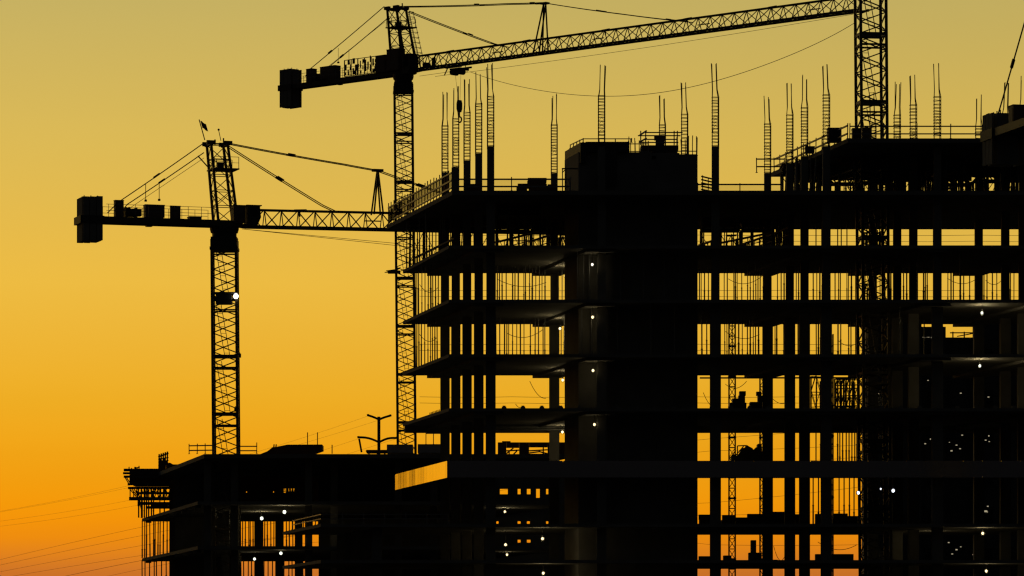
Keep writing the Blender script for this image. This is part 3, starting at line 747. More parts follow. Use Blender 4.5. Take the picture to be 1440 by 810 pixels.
# stacked boards and drums that clutter the roof deck
def stack(px0, px1, py0, py1, Y, label, name='plywood_stack', cat='stack', m=PLY, d=1.6, n=4, group=None):
    b = MB(); x0, x1 = (px0-CX)*Y/F, (px1-CX)*Y/F; z0, z1 = HC+(HY-py0)*Y/F, HC+(HY-py1)*Y/F
    for q in (x0+.15, (x0+x1)/2, x1-.25): b.box(q,q+.1,Y,Y+d,z0,z0+.08)
    z = z0+.081
    for i in range(n):
        h = (z1-z0-.08)/n; e = random.uniform(-.06,.06); b.box(x0+e,x1+e,Y+e*.5,Y+d+e*.5,z,z+h-.004); z += h
    return tag(b.build(name, m), label, cat, group)
zr = 268
stack(727,742,268,258,302.2,'short red-brown board stack left of the taller board stack on the roof deck')
stack(742.5,769,268,250,302.2,'tall red-brown board stack on the roof deck beside a bare column')
stack(657,677,268,258.5,302.2,'low board stack between the row of short roof columns')
stack(770.5,783,268,259,302.4,'small board stack against the foot of a bare roof column, left of the core')
# left building roof clutter
YL = 366
stack(544.5,581,638,625,YL,'pale grey site container left of the tall crane mast foot','site_container','container',WHITE,2.4,1)
stack(587.5,621,638,624.5,YL,'pale grey site container right of the tall crane mast foot','site_container','container',WHITE,2.4,1)
stack(515,544,638,632.5,YL,'low red-brown board stack under the pylon on the low roof')
b = MB(); pts = [(366,638.5),(376,634.5),(383,629),(390,628),(404,625.2),(453,625),(453,632.5),(443,636),(443,638.5)]
vs = [P(x,y,366) for x,y in pts]+[P(x,y,366)+Vector((0,3,0)) for x,y in pts]; nn = len(pts)
b.add(vs, [tuple(range(nn)), tuple(range(2*nn-1,nn-1,-1))]+[(i,nn+i,nn+(i+1)%nn,(i+1)%nn) for i in range(nn)])
for px in (385,388): b.bar(P(px,629,366.5),P(px+.5,624.8,366.5),.1)
tag(b.build('covered_heap', PLY), 'flat-topped covered heap of formwork on the low roof right of the crane with the flag', 'heap')
for px, y1, lb in ((432.5,608,'left'),(446.5,608,'right')):
    b = MB(); b.bar(P(px,625,367.5),P(px,y1,367.5),.07); b.bar(P(px-.6,y1+2,367.5),P(px+.6,y1+2,367.5),.05)
    tag(b.build('marker_rod', STEEL), 'thin upright rod rising behind the covered heap, the %s one of two' % lb, 'rod')
b = MB(); b.bar(P(467,638,367),P(467,625.5,367),.08); tag(b.build('marker_rod', STEEL), 'short upright rod alone on the low roof between heap and pylon', 'rod')
# hoarding with two ragged openings on the low roof, seen under the fourth slab
hd = thing('formwork_wall', P(740,638,368), 'red-brown formwork wall with two ragged openings, seen between the tower columns', 'formwork')
b = MB(); Yh = 368
def q(x0,x1,y0,y1): 
    p, r_ = P(x0,y1,Yh), P(x1,y0,Yh); b.box(p.x, r_.x, Yh, Yh+.25, p.z, r_.z)
q(700,712,622,641); q(712.05,730,622,629.8); q(712.05,730,639,641); q(730.05,744,622,641); q(744.05,770,622,629); q(744.05,770,638,641); q(770.05,800,622,641)
q(706,718,620.3,621.95)
b.build('panel', PLY, hd)
b = MB()
for (x0,y0,x1,y1) in ((712,634,730,633),(712,638,722,630),(722,639,727,634),(744,634,770,632.5),(764,629,764,638),(744,637,760,635),(758,635,770,638),(716,639,716,633)):
    b.bar(P(x0,y0,Yh+.12),P(x1,y1,Yh+.12),.11)
b.build('brace', STEEL, hd)

# ------------------------------------------------------------------ guard rails
def rail(label, pts, posts, heights, r=.045, name='guard_rail', net=None, netmat_=None, m=GALV, posth=None, zb=0., group=None):
    """pts: corner points at deck level; posts: spacing in metres."""
    root = thing(name, pts[0], label, 'railing', group)
    pts = [Vector(p) for p in pts]; b = MB()
    for h in heights:
        for p, q in zip(pts[:-1], pts[1:]): b.bar(p+Vector((0,0,h)), q+Vector((0,0,h)), 2*r)
    b.build('rail', m, root)
    ph = posth or max(heights)+.12
    for p, q in zip(pts[:-1], pts[1:]):
        L = (q-p).length; nn = max(1,int(round(L/posts)))
        for i in range(nn+1):
            s = p.lerp(q, i/nn); b = MB(); hh_ = ph*random.uniform(.97,1.06); b.bar(s, s+Vector((random.uniform(-.02,.02),0,hh_)), .07); b.box(s.x-.08,s.x+.08,s.y-.08,s.y+.08,s.z,s.z+.03); b.build('post', m, root)
    if net:
        b = MB()
        for p, q in zip(pts[:-1], pts[1:]):
            e = Vector((0,.06,0)); u = Vector((0,0,1)); b.add([p+e+u*net[0], q+e+u*net[0], q+e+u*net[1], p+e+u*net[1]], [(0,1,2,3)])
        b.build('netting', netmat_, root)
    return root
def D(px, z, Y=Y0+.2): return Vector(((px-CX)*Y/F, Y, z))
rail('guard rail on the roof deck edge, in front of columns left of the core', [D(637,ZL['R']),D(802,ZL['R'])], 4.3, (.30,.80), .05, net=(.02,.75), netmat_=NET)
rail('guard rail along the roof deck edge between the core and the raised deck', [D(981,ZL['R'],303.2),D(1100,ZL['R'],303.2)], 3.1, (.30,.82), .05, net=(.02,.75), netmat_=NET)
pl = [Vector((XA(637,Y0+.4,Y0),Y0+.4,ZL['R'])), Vector((TIPX+.15,323.4,ZL['R']))]
rail('guard rail with reddish netting along the slanting left edge of the roof deck', pl, 1.1, (.25,.75,1.28), .05, net=(.35,1.25), netmat_=NETD, posth=1.55)
pl = [Vector((XA(1193,Y,Y0),Y,ZU)) for Y in (Y0+.2, 320)]
rail('guard rail climbing along the slanting left edge of the raised deck', pl, 1.7, (.35,.9), .05)
rail('long guard rail on the raised deck front edge, before the crane mast', [D(1195,ZU),D(1384,ZU)], 2.45, (.33,.85), .04, posth=1.05)
rail('short guard rail sticking out left of the raised deck', [Vector((XA(1103,317.8,317.8),317.8,ZF(243,317.8))),Vector((XA(1064,317.8,317.8),317.8,ZF(243,317.8)))], 1.4, (.45,1.0), .045)
rail('guard rail on top of the core formwork', [Vector((XA(802,307,307),307,ZF(209,307))),D(820,ZF(200.5,302.6),302.6),D(888,ZF(200.5,302.6),302.6)], 1.1, (.26,), .03, posth=.3)
rail('guard rail at the right end of the core top', [D(952,zc1,302.8),D(980,zc1,302.8)], .65, (.06,.3), .03, posth=1.25)
rail('guard rail along the middle of the core top below the working platform', [D(884,zc1+.2,302.9),D(912,zc1+.2,302.9)], .5, (.1,.62), .03, posth=.85)
YG = 366.5
rail('guard rail on the low roof left of the crane mast foot', [P(266,638.5,YG+3),P(300,638,YG)], 1.1, (.3,.7), .05, posth=.85)
rail('guard rail on the low roof right of the crane mast foot', [P(333,638,YG),P(361,638,YG)], 1.6, (.25,.62), .045, posth=.9)
rail('guard rail on the podium terrace edge, low between the two buildings', [Vector((XA(452,314,Y0),314,ZL[6])), D(452,ZL[6]), D(630,ZL[6])], 1.4, (.35,.65), .03, m=GALV)
rail('guard rail at the low roof edge behind the fourth slab corner', [P(599,625,372),P(620,625,372)], .7, (.95,), .05, posth=1.4)
# safety cables between columns at the rear slab edges
for k, nm in ((1,'first'),(2,'second'),(3,'third'),(4,'fourth')):
    Y = YR-.15; z0 = ZL[k]; b = MB()
    zt = HC+(HY-{1:330.5,2:408,3:484,4:558}[k])*Y/F
    for z in (zt, zt-.45):
        pts = []
        for i in range(49):
            px = 590+i*(1630-590)/48; pts.append(((px-CX)*Y/F, Y, z-.04*math.sin(math.pi*(i%6)/6)))
        b.path(pts, .013, 4)
    tag(b.build('safety_cable', WIRE), 'pair of safety cables along the rear of the %s slab below the roof deck' % nm, 'cable')

# ------------------------------------------------------------------ roof equipment
def crate(px0, px1, py0, py1, Y, d, label, m=STEEL, cat='crate'):
    p, r_ = P(px0,py0,Y), P(px1,py1,Y); b = MB(); b.box(p.x,r_.x,Y,Y+d,p.z+.08,r_.z)
    b.box(p.x+.04,p.x+.14,Y-.012,Y+d+.012,p.z,p.z+.079); b.box(r_.x-.14,r_.x-.04,Y-.012,Y+d+.012,p.z,p.z+.079)
    for q in (.0,.5,1.0):
        x = p.x+(r_.x-p.x-.08)*q; b.box(x,x+.08,Y-.03,Y-.001,p.z+.1,r_.z-.03)
    b.box(p.x-.03,r_.x+.03,Y-.04,Y+d+.03,r_.z+.001,r_.z+.05)
    return tag(b.build('crate', m), label, cat)
crate(1164.5,1183,200,180.5,302.5,1.2,'large dark crate on the slanting edge of the raised deck')
crate(1133,1145.5,215.5,206.5,309,1,'small dark crate low on the slanting edge of the raised deck')
crate(1199,1211,195,181,301.5,1,'dark crate at the left foot of the crane mast')
crate(1213,1226,194.6,180,301.6,1,'reddish crate at the middle of the crane mast foot', CABM)
wp = thing('working_platform', P(928,217,303.2), 'working platform with guard rails on a bracket above the core', 'platform')
def at3(px,py,Y=303.2): return P(px,py,Y)
b = MB(); Y = 303.2
for (x0,x1,y0,y1,dd) in ((901,954,211,204.2,2.2),(917,940,213.5,211.05,1.6),(923.5,933,217.6,213.55,1.0)):
    p, r_ = P(x0,y0,Y), P(x1,y1,Y); b.box(p.x,r_.x,Y,Y+dd,p.z,r_.z)
b.build('bracket', STEEL, wp)
b = MB(); p, r_ = P(922.5,204.15,Y), P(934.5,195,Y); b.box(p.x,r_.x,Y+.5,Y+1.1,p.z,r_.z); p, r_ = P(920.5,194.9,Y), P(936,189,Y); b.box(p.x,r_.x,Y+.45,Y+1.15,p.z,r_.z)
b.build('column_form', PLY, wp)
b = MB()
for (py, x0, x1) in ((186.3,907,960),(190.8,897,957),(196,905,953),(200.3,898,954)): b.bar(P(x0,py,Y),P(x1,py,Y+.05),.075)
for (x0,y0,x1,y1) in ((900,190,909,184),(900,199.5,909,194.5)): b.bar(P(x0,y0,Y),P(x1,y1,Y+2),.09)
for px in (901,908,948,952.5): b.bar(P(px,204,Y),P(px,184,Y),.08)
b.build('rail', GALV, wp)
for (px, y1) in ((968,191),(974,191),(979,191.5),(883.3,187)):
    pass
b = MB(); Y = 302.9
for px,y0,y1 in ((791,268,237),(795,268,238)): b.bar(P(px,y0,Y),P(px+ (1 if px == 795 else 0),y1,Y),.07)
b.bar(P(790,237.2,Y),P(812,237.2,Y),.09); b.bar(P(790.5,243,Y),P(796,237.5,Y),.06)
tag(b.build('prop_frame', STEEL), 'thin gallows-shaped steel frame against the left face of the core', 'frame')
b = MB(); Y = 303
for i,(x0,x1) in enumerate(((986,996),(1003,1003))):
    pass
b.bar(P(988,246.5,Y),P(988,268,Y),.06); b.bar(P(996,250,Y),P(996,268,Y),.06)
for i in range(5): b.bar(P(986.5,248+i*4.6,Y),P(1003,252+i*4.4,Y+.8),.09)
tag(b.build('scaffold_ladder', STEEL), 'leaning scaffold ladder on the roof deck right of the core', 'ladder')

# left edge clutter on the roof deck corner: bundled formwork
for (px0,px1,py0,py1,Y,lb) in ((556,566,303,288,319.5,'dark bundled formwork at the far left corner of the roof deck'),(572,583,296,280,316,'dark bundled formwork halfway along the netted left roof edge'),(546,553,313,298,322.5,'dark upright panels at the very tip of the left roof corner')):
    b = MB(); w = (px1-px0)/5
    for i in range(5):
        p, r_ = P(px0+i*w,py0-i*.8,Y-i*.3), P(px0+i*w+w*.8,py1+random.uniform(-3,3)-i*.8,Y-i*.3); b.box(p.x,r_.x,Y-i*.3,Y-i*.3+.25,p.z,r_.z)
    tag(b.build('formwork_bundle', PLY), lb, 'formwork')
# catch platform on the tip of the first slab
b = MB()
for (x0,y0,x1,y1) in ((541,383,562,382),(543,381,560,378.5),(547,384,560,377),(553,384,563,376)): b.bar(P(x0,y0,318.5),P(x1,y1,318.2),.06)
b.box(P(545,0,318).x,P(563,0,318).x,316.6,319.2,ZF(383.0,318),ZF(382.6,318))
tag(b.build('catch_platform', TIMBER), 'flimsy catch platform on the left tip of the slab below the roof deck', 'platform')

# ------------------------------------------------------------------ far-left formwork platform on the low building
fp = thing('formwork_platform', P(207,715,404), 'tiered formwork platform overhanging the far left corner of the low building', 'formwork')
b = MB()
for Y in (399.5, 406):
    o = (406-Y)*.25
    for (x0,x1,y,w) in ((174,243,661,.26),(173,243,665.5,.2),(174,243,670.3,.22),(179.5,241,681,.2),(180,241,686.2,.22),(192,241,693.5,.22),(181.5,241,701.3,.32),(197,241,708,.28),(205,241,713.6,.24)):
        b.bar(P(x0+o,y,Y),P(x1,y,Y),.16,w)
for y_ in (661,670.3,681,693.5,701.3,713.6): b.bar(P(215,y_,399.5),P(215,y_,406),.12)
b.build('beam', STEEL, fp)
b = MB()
for Y in (399.5,402,406):
    for (x0,y0,x1,y1) in ((175,670,181,680),(177,670,184,681),(181,686,193,700),(184,686,195,700),(187,686,197,699),(194,686,198,714),(193,701,199,708),(183,686,183,701),(188,701,188,690)):
        b.bar(P(x0,y0,Y),P(x1,y1,Y),.09)
    for i in range(11 if Y != 402 else 4):
        x = 194+(i*1.5)+i*3+random.uniform(-1.2,1.2); b.bar(P(x,686,Y),P(x+random.uniform(-4,4),693.5,Y),random.uniform(.06,.14)); b.bar(P(x+random.uniform(-1,1),690,Y),P(x+random.uniform(-3,3),701,Y),random.uniform(.06,.12))
        if i > 3: b.bar(P(x,707,Y),P(x+2,714,Y),.09)
for px in (195,200,203,206,209,213,216): b.bar(P(px,700,403),P(px,728,403),.12)
for px in (194,196): b.bar(P(px,700,402.5),P(px,712,402.5),.08)
b.build('brace', STEEL, fp)
b = MB(); p, r_ = P(182,680.5,400), P(243,662,400); b.box(p.x,r_.x,400,406.5,p.z,r_.z); p, r_ = P(189,674,399), P(192,662,399)
b.box(P(213,701,400).x,P(236,701,400).x,400,406,P(0,712,400).z,P(0,709,400).z)
b.build('panel', PLY, fp)
b = MB()
for px,h in ((181.5,656.5),(185,658),(189.5,656.5),(191,656.5),(193,657),(195.5,655)): b.bar(P(px,661,401),P(px,h,401),.09)
b.bar(P(190,658.5,401),P(196.5,656.8,401),.1); b.build('post', STEEL, fp)
b = MB(); Y = 399
for i in range(5):
    x = 223.5+i*2.9; b.bar(P(x,663,Y),P(x+.4,638.5-i*.9,Y),.13)
for (y0,y1,w) in ((642.5,638,.14),(646,644,.1),(650,648,.1),(655,652,.12)): b.bar(P(222.5,y0,Y),P(237,y1-.6,Y),w)
for i in range(4):
    x = 224+i*3; p, r_ = P(x+.3,661,Y), P(x+2.2,644+i*.2+(i%2)*3,Y); b.box(p.x,r_.x,Y+.1,Y+.25,p.z,r_.z)
tag(b.build('formwork_rack', PLY), 'upright rack of formwork panels above the far left platform', 'formwork')
b = MB(); pts = [(234,662),(236,651),(239,650.5),(243,653),(250,653),(262,649),(262,662)]
vs = [P(x,y,398) for x,y in pts]+[P(x,y,398)+Vector((0,4,0)) for x,y in pts]; nn = len(pts)
b.add(vs, [tuple(range(nn)), tuple(range(2*nn-1,nn-1,-1))]+[(i,nn+i,nn+(i+1)%nn,(i+1)%nn) for i in range(nn)])
tag(b.build('covered_heap', PLY), 'lumpy covered heap beside the panel rack at the far left roof corner', 'heap')
# dense screen of formwork props blocking the view into the top storey of the low building
# ------------------------------------------------------------------ hoist masts and scaffolds seen through the frame
def lattice(px, Y, pytop, w, label, name='hoist_mast', bay=.75):
    X = (px-CX)*Y/F; z1 = HC+(HY-pytop)*Y/F; b = MB(); h = w/2; cs = [(-h,-h),(h,-h),(h,h),(-h,h)]
    for (x,y) in cs: b.bar((X+x,Y+y,0),(X+x,Y+y,z1),.09)
    z = 0; k = 0
    while z < z1-bay:
        for q in range(4):
            a, c = cs[q], cs[(q+1)%4]
            if (k+q)%2: a, c = c, a
            b.bar((X+a[0],Y+a[1],z),(X+c[0],Y+c[1],z+bay),.05); b.bar((X+a[0],Y+a[1],z),(X+c[0],Y+c[1],z),.06 if k%3 else .13)
        z += bay; k += 1
    return tag(b.build(name, STEEL), label, 'mast')
lattice(1029.5, 322, 440, .46, 'slim lattice hoist mast seen through the open floors right of the core')
lattice(1072.5, 322, 515, .4, 'shorter slim lattice hoist mast half hidden behind a rear column')
lattice(1168, 320, 470, .35, 'thin lattice mast hidden mostly behind the middle columns')
def scaffold(px0, px1, Y, z0, z1, label, nx, nz, w=.05, group=None):
    X0, X1 = (px0-CX)*Y/F, (px1-CX)*Y/F; b = MB()
    for yy in (Y, Y+.8):
        for i in range(nx+1):
            x = X0+(X1-X0)*(i+random.uniform(-.25,.25)*(0<i<nx))/nx; b.bar((x,yy,z0),(x,yy,z1+random.uniform(-.5,.1)),w*random.uniform(.8,1.5))
        for j in range(nz+1):
            z = z0+.1+(z1-z0-.2)*(j+random.uniform(-.3,.3)*(0<j<nz))/nz; b.bar((X0,yy,z),(X1,yy,z+random.uniform(-.1,.1)),w)
        for i in range(nx):
            for j in range(nz):
                if random.random() < .75:
                    xa, xb = X0+(X1-X0)*i/nx, X0+(X1-X0)*(i+1)/nx; za, zb = z0+(z1-z0)*j/nz, z0+(z1-z0)*(j+1)/nz
                    if (i+j)%2: za, zb = zb, za
                    b.bar((xa,yy,za),(xb,yy,zb),w*.8)
    return tag(b.build('scaffold', STEEL), label, 'scaffold', group)
scaffold(1141,1161,317.6,ZL[4],ZL[4]+3.45,'narrow scaffold tower on the fourth slab between two columns',3,3,.06)
scaffold(1175,1207,317.6,ZL[4],ZL[4]+3.3,'wide dense scaffold on the fourth slab beside the narrow scaffold tower',8,5,.075)
for i,(a,c,zz,H,lb) in enumerate(((1213,1224,ZL[1],2.6,'cross-braced scaffold on the first slab left of the crane mast in the frame'),(1234,1243,ZL[1],2.6,'cross-braced scaffold on the first slab right of the crane mast in the frame'),
                 (1215,1225,ZL[2],2.6,'cross-braced scaffold on the second slab left of the crane mast in the frame'),(1022,1036,ZL[1],2.4,'short cross-braced scaffold under the deck right of the core'),(786,797,ZL[1],2.2,'small cluttered scaffold under the deck just left of the core'))):
    scaffold(a,c,316,zz,zz+H,lb,2,3,.07)
# machinery and heaps on the open floors
def machine(px0, px1, Y, z0, label, boxes, cat='machine', name='lifting_machine', m=STEEL):
    b = MB()
    for (x0,x1,y0,y1,dd) in boxes:
        p, r_ = P(x0,y0,Y), P(x1,y1,Y); b.box(p.x,r_.x,Y+random.uniform(0,.2),Y+dd,min(p.z,r_.z),max(p.z,r_.z))
    return b, tag(b.build(name, m), label, cat)
zf4 = HY-(ZL[4]-HC)*F/316
machine(0,0,316,0,'bulky wheeled machine on the fourth slab behind the lattice hoist mast',[(1026,1050,zf4,566,1.6),(1030,1040,565.9,560,1.2),(1040,1048,565.9,550,1.0),(1038.5,1041,559.9,556,.7),(1041,1049,549.9,551+5,.7)])
machine(0,0,316,0,'boxy machine on the fourth slab left of a rear column',[(1055,1072,zf4,565,1.5),(1066,1073,564.9,556,1.1),(1064,1071,555.9,550.5,.9)],'machine')
b = MB(); zf5 = HY-(ZL[5]-HC)*F/316; Y = 316
def heap(pts, Y, d, label, name, cat, m):
    b = MB(); nn = len(pts); vs = [P(x,y,Y+random.uniform(-.1,.1)) for x,y in pts]+[P(x,y,Y)+Vector((0,d,0)) for x,y in pts]
    b.add(vs, [tuple(range(nn)), tuple(range(2*nn-1,nn-1,-1))]+[(i,nn+i,nn+(i+1)%nn,(i+1)%nn) for i in range(nn)])
    return tag(b.build(name, m), label, cat)
heap([(1026,zf5),(1029,644),(1031,638),(1036,641),(1041,636),(1044,630),(1049,629),(1050,625.5),(1054,628),(1058,630),(1060,633),(1063,629),(1066,629),(1066,624),(1071,624),(1072,636),(1075,644),(1075,zf5)],316,2,'jagged heap of site material behind the white panel band','material_heap','heap',TIMBER)
b = MB()
for (x0,y0,x1,y1) in ((1035,640,1046,627),(1037,627,1049,626.5),(1037,627,1037,640),(1027,644,1034,634)): b.bar(P(x0,y0,315.8),P(x1,y1,315.8),.08)
tag(b.build('bent_frame', STEEL), 'bent steel frame leaning on the jagged material heap', 'frame')
zf6 = HY-(ZL[6]-HC)*F/316; zf7 = HY-(ZL[7]-HC)*F/316
for i,(x0,x1,y,lb) in enumerate(((983,1002,723.5,'low crate row on the floor below the panel band, nearest the core'),(1015.5,1034,724,'low crate row on the floor below the panel band, behind the hoist mast'),(1034.2,1051,727.5,'lowest crate row on the floor below the panel band'),(1051.5,1076,722.5,'crate row on the floor below the panel band, left of a rear column'),
          (1084,1108,719.5,'crate row on the floor below the panel band, between middle columns'),(1119,1129,723,'narrow crate on the floor below the panel band'),(1147,1163,722.5,'crate on the floor below the panel band, under a work lamp row'),(1172,1192,722,'crate row on the floor below the panel band, left of the white lamps'),(1192.2,1212,725.5,'lower crate row on the floor below the panel band, under the white lamps'))):
    stack(x0,x1,HY-(ZL[6]-HC)*F/317,y,317,lb,'crate_row','crate',TIMBER,1.0,3)
for (x0,x1,y0,lb) in ((984,1004,782,'dark container low on the podium floor nearest the core'),(1085,1094,787,'small dark container low on the podium floor between middle columns'),(1018,1029,781,'dark crate low on the podium floor beside the hoist mast'),(1053,1071,777,'dark container low on the podium floor left of a rear column'),(1147,1200,779,'long dark container low on the podium floor'),(1057,1064,759.5,'tall dark locker on the podium floor')):
    stack(x0,x1,HY-(ZL[7]-HC)*F/317,y0,317,lb,'dark_container','container',DARKW,1.2,1)
# services hung under the fourth slab
b = MB(); Y = 316.5
b.tube(P(692,601.5,Y),P(801,600.5,Y),.17,12); b.tube(P(692,605,Y-.5),P(801,604,Y-.5),.07,8)
for px in (716,734,754,772,790): b.bar(P(px,599.5,Y),P(px,593,Y),.05); b.bar(P(px-1,603.5,Y),P(px+1,603.5,Y),.1)
tag(b.build('duct', GALV), 'round metal duct on hangers under the fourth slab left of the core', 'duct')
b = MB(); b.tube(P(984,531.5,317.5),P(1210,531.2,317.5),.06,8); tag(b.build('pipe', GALV), 'long horizontal pipe high under the third slab right of the core', 'pipe')

for (x0,y0,x1,y1,dip,Y) in ((700,393,768,397,8,317.9),(1024,392,1072,388,9,317.9),(1216,392,1246,390,6,317.6),(1332,391,1372,393,7,317.9),(1386,394,1412,390,8,317.9),
        (712,468,764,463,9,317.9),(1020,466,1068,470,8,317.9),(745,536,768,560,7,317.8),(989,552,1001,571,3,317.8),(1086,560,1106,566,4,317.8),(1020,540,1050,536,8,317.8),
        (1088,768,1106,776,16,317.5),(1150,762,1205,766,9,317.5),(590,400,616,404,9,316),(590,470,615,474,8,316),(1178,478,1206,482,6,317.6),(725,568,733,573,2,317.8)):
    b = MB(); b.path([P(x0+(x1-x0)*i/14, y0+(y1-y0)*i/14+4*dip*(i/14)*(1-i/14), Y) for i in range(15)], .02, 4)
    tag(b.build('hanging_hose', WIRE), 'thin dark hose or cord sagging across an open bay of the concrete frame', 'hose', 'hoses sagging in the open bays')
# ------------------------------------------------------------------ work lamps
def lamp(px, py, Y, label, zs_, W=18, dim=False, r=.088, name='work_lamp', col=(1,.80,.40)):
    p = P(px,py,Y); root = thing(name, p, label, 'lamp', 'work lamps on the open floors')
    b = MB(); b.path([p+Vector((0,0,.16)), Vector((p.x,p.y,zs_))], .014, 4); b.build('cord', WIRE, root)
    b = MB(); b.tube(p+Vector((0,0,.09)), p+Vector((0,0,.24)), .045, 10)
    for w in range(4):
        t = w*math.pi/2+.4; b.path([p+Vector((.05*math.cos(t),.05*math.sin(t),.14)), p+Vector((.16*math.cos(t),.16*math.sin(t),.0)), p+Vector((.06*math.cos(t),.06*math.sin(t),-.17))], .008, 4)
    b.build('socket', STEEL, root)
    b = MB(); b.ball(p, r, 1.1, 14, 9); b.build('bulb', BULBD if dim else BULBC if (px < 450 or px > 1300 and py < 700) else BULB, root, smooth=True)
    if W:
        l = bpy.data.lights.new('bulb_light', 'POINT'); l.energy = W*(1.1 if 300.5 < Y < 300.7 else 2.6 if py > 745 else 7); l.color = col; l.shadow_soft_size = r*1.1+.03
        o = bpy.data.objects.new('bulb_light', l); COL.objects.link(o); o.parent = root; o.location = (0,0,-.0)
    return root
sf = {k: ZL[k]-TS-.001 for k in range(1,10)}
sl = {k: zq[k]-.281 for k in (1,2,3)}
lamp(833,372,300.6,'dim bulb high on the front of the core, below the first slab under the roof',sf[1],7,True)
lamp(795.5,388,310.3,'lit bulb hanging left of the core below the first slab under the roof',sf[1],9)
lamp(833.5,446,300.6,'lit bulb on the front of the core below the second slab',sf[2],9)
lamp(787.5,462,310.3,'lit bulb beside the core below the second slab, between props',sf[2],9)
lamp(834,521,300.6,'lit bulb on the front of the core below the third slab',sf[3],9)
lamp(791.5,534.5,310.3,'lit bulb beside the core below the third slab in a clear opening',sf[3],7)
lamp(836,597,300.6,'lit bulb on the front of the core below the fourth slab',sf[4],5)
lamp(791,607.5,313.5,'lit bulb beside the metal duct below the fourth slab',sf[4],7)
lamp(1381,440,301.2,'lit bulb at the far right below the second slab',sf[2],14)
lamp(1378,514.5,301.2,'lit bulb at the far right below the third slab',sf[3],14)
lamp(763,757.5,301.0,'upper lit bulb over the podium corner, right of two bulbs in line',sf[6],14)
lamp(711,766,309.0,'middle lit bulb of three in line at the left podium corner',sf[6],9)
lamp(713,780,372,'lowest lit bulb of three in line at the left podium corner',sl[2],9)
lamp(710,719.5,372,'lit bulb alone in the dark just below the panel band corner',sl[1],9)
lamp(764,806,301.0,'lit bulb at the bottom edge of the picture on the podium',sf[7],14)
lamp(1312,759,309.0,'lit bulb low at the right, beside a dark column on the podium',sf[6],9)
lamp(1382,750,301.2,'lit bulb low at the far right below the podium slab',sf[6],14)
lamp(1387,803,301.2,'lowest lit bulb at the far right of the podium',sf[7],14)
lamp(368,729,381,'left lit bulb of two on the middle floor of the low building',sl[1],14,False,.14)
lamp(400,720,366,'right lit bulb of two on the middle floor of the low building',sl[1],14,False,.14)
lamp(395,778,366,'right lit bulb of two on the lowest floor of the low building',sl[2],9,False,.12)
lamp(358,786,373,'left lit bulb of two on the lowest floor of the low building',sl[2],9,False,.11)
for (px,py,s,lb) in ((1207,693,.11,'left white floodlight of three below the panel band'),(1238.5,687.5,.06,'small middle white floodlight of three below the panel band'),(1256,690,.12,'right white floodlight of three below the panel band')):
    p = P(px,py,302.5); r_ = thing('floodlight', p, lb, 'lamp', 'white floodlights below the panel band')
    b = MB(); b.box(p.x-s*1.2,p.x+s*1.2,p.y+.03,p.y+.2,p.z-s,p.z+s); b.bar(p+Vector((0,.1,s)),Vector((p.x,p.y+.1,ZL[5]-TS)),.04); b.build('housing', STEEL, r_)
    b = MB(); b.ball(p, s*.8, 1.25, 14, 9); b.build('lens', LEDW, r_, smooth=True)

# ------------------------------------------------------------------ pylon and power lines
YP = 600.0
py = thing('power_pylon', P(533,925,YP)*1.0, 'steel power pylon with two pairs of raised arms behind the low roof', 'pylon')
WORLD[py.name] = Vector((P(533,925,YP).x, YP, 0)); py.location = WORLD[py.name]
b = MB(); p = P(532.8,586,YP); b.bar((p.x,YP,0),(p.x,YP,p.z*.5),.62,.62,8); b.bar((p.x,YP,p.z*.5),(p.x,YP,p.z),.46,.46,8); b.build('pole', STEEL, py)
for (tips, jn) in ((((517.5,584),(549,584.5)),(533,590)), (((504,615),(557,616)),(533,622))):
    for tp in tips:
        b = MB(); A, B_ = P(*jn,YP), P(*tp,YP)
        b.path([A+(B_-A)*(i/6)+Vector((0,0,.22*math.sin(math.pi*i/6)*(1 if jn[1] > 600 else .2))) for i in range(7)], .17, 6); b.bar(B_+Vector((-.15,0,0)),B_+Vector((.15,0,.05)),.28); b.build('arm', STEEL, py)
b = MB(); b.path([P(505,617,YP),P(508.5,636,YP)], .13, 6); b.build('insulator', STEEL, py)
def wire(pts, ya, yb, label, group=None, r=.03):
    """quadratic through three photo points, distance running from ya to yb."""
    (xa,a),(xb,bm),(xc,c) = pts; b = MB(); out = []
    for i in range(41):
        x = xa+(xc-xa)*i/40
        y = a*(x-xb)*(x-xc)/((xa-xb)*(xa-xc))+bm*(x-xa)*(x-xc)/((xb-xa)*(xb-xc))+c*(x-xa)*(x-xb)/((xc-xa)*(xc-xb))
        out.append(P(x,y,ya+(yb-ya)*i/40))
    b.path(out, r*.72, 4); return tag(b.build('power_line', WIRE), label, 'cable', group)
wire([(517.5,585),(185,682),(-160,741)],YP,760,'power line from the upper left arm of the pylon',r=.016)
wire([(549,585.5),(182,685.5),(-160,742)],YP,760,'power line from the upper right arm of the pylon',r=.016)
wire([(504,617),(182,703.5),(-160,747)],YP,760,'power line from the lower left arm of the pylon',r=.016)
wire([(557,617),(191,711),(-160,754)],YP,760,'power line from the lower right arm of the pylon',r=.016)
for (y0,y2,y3,rr) in ((787,741,617,.022),(793,753,634,.022),(801,767,655,.021),(809,781,707,.021),(832,788,725,.03),(851,800,766,.019)):
    wire([(-60,y0+15),(200,y2),(1000,y3)],640,500,'thin power line low across the sky behind both buildings','low power lines behind both buildings',rr)
for (x0,y0,x1,y1) in ((1000,617,1500,560),(1000,634,1500,600),(1000,655,1500,612),(1000,707,1500,640),(1000,725,1500,690),(1000,766,1500,752)):
    wire([(x0,y0),((x0+x1)/2,(y0+y1)/2+6),(x1,y1)],500,430,'thin power line behind the open floors right of the core','power lines behind the right floors',.022)
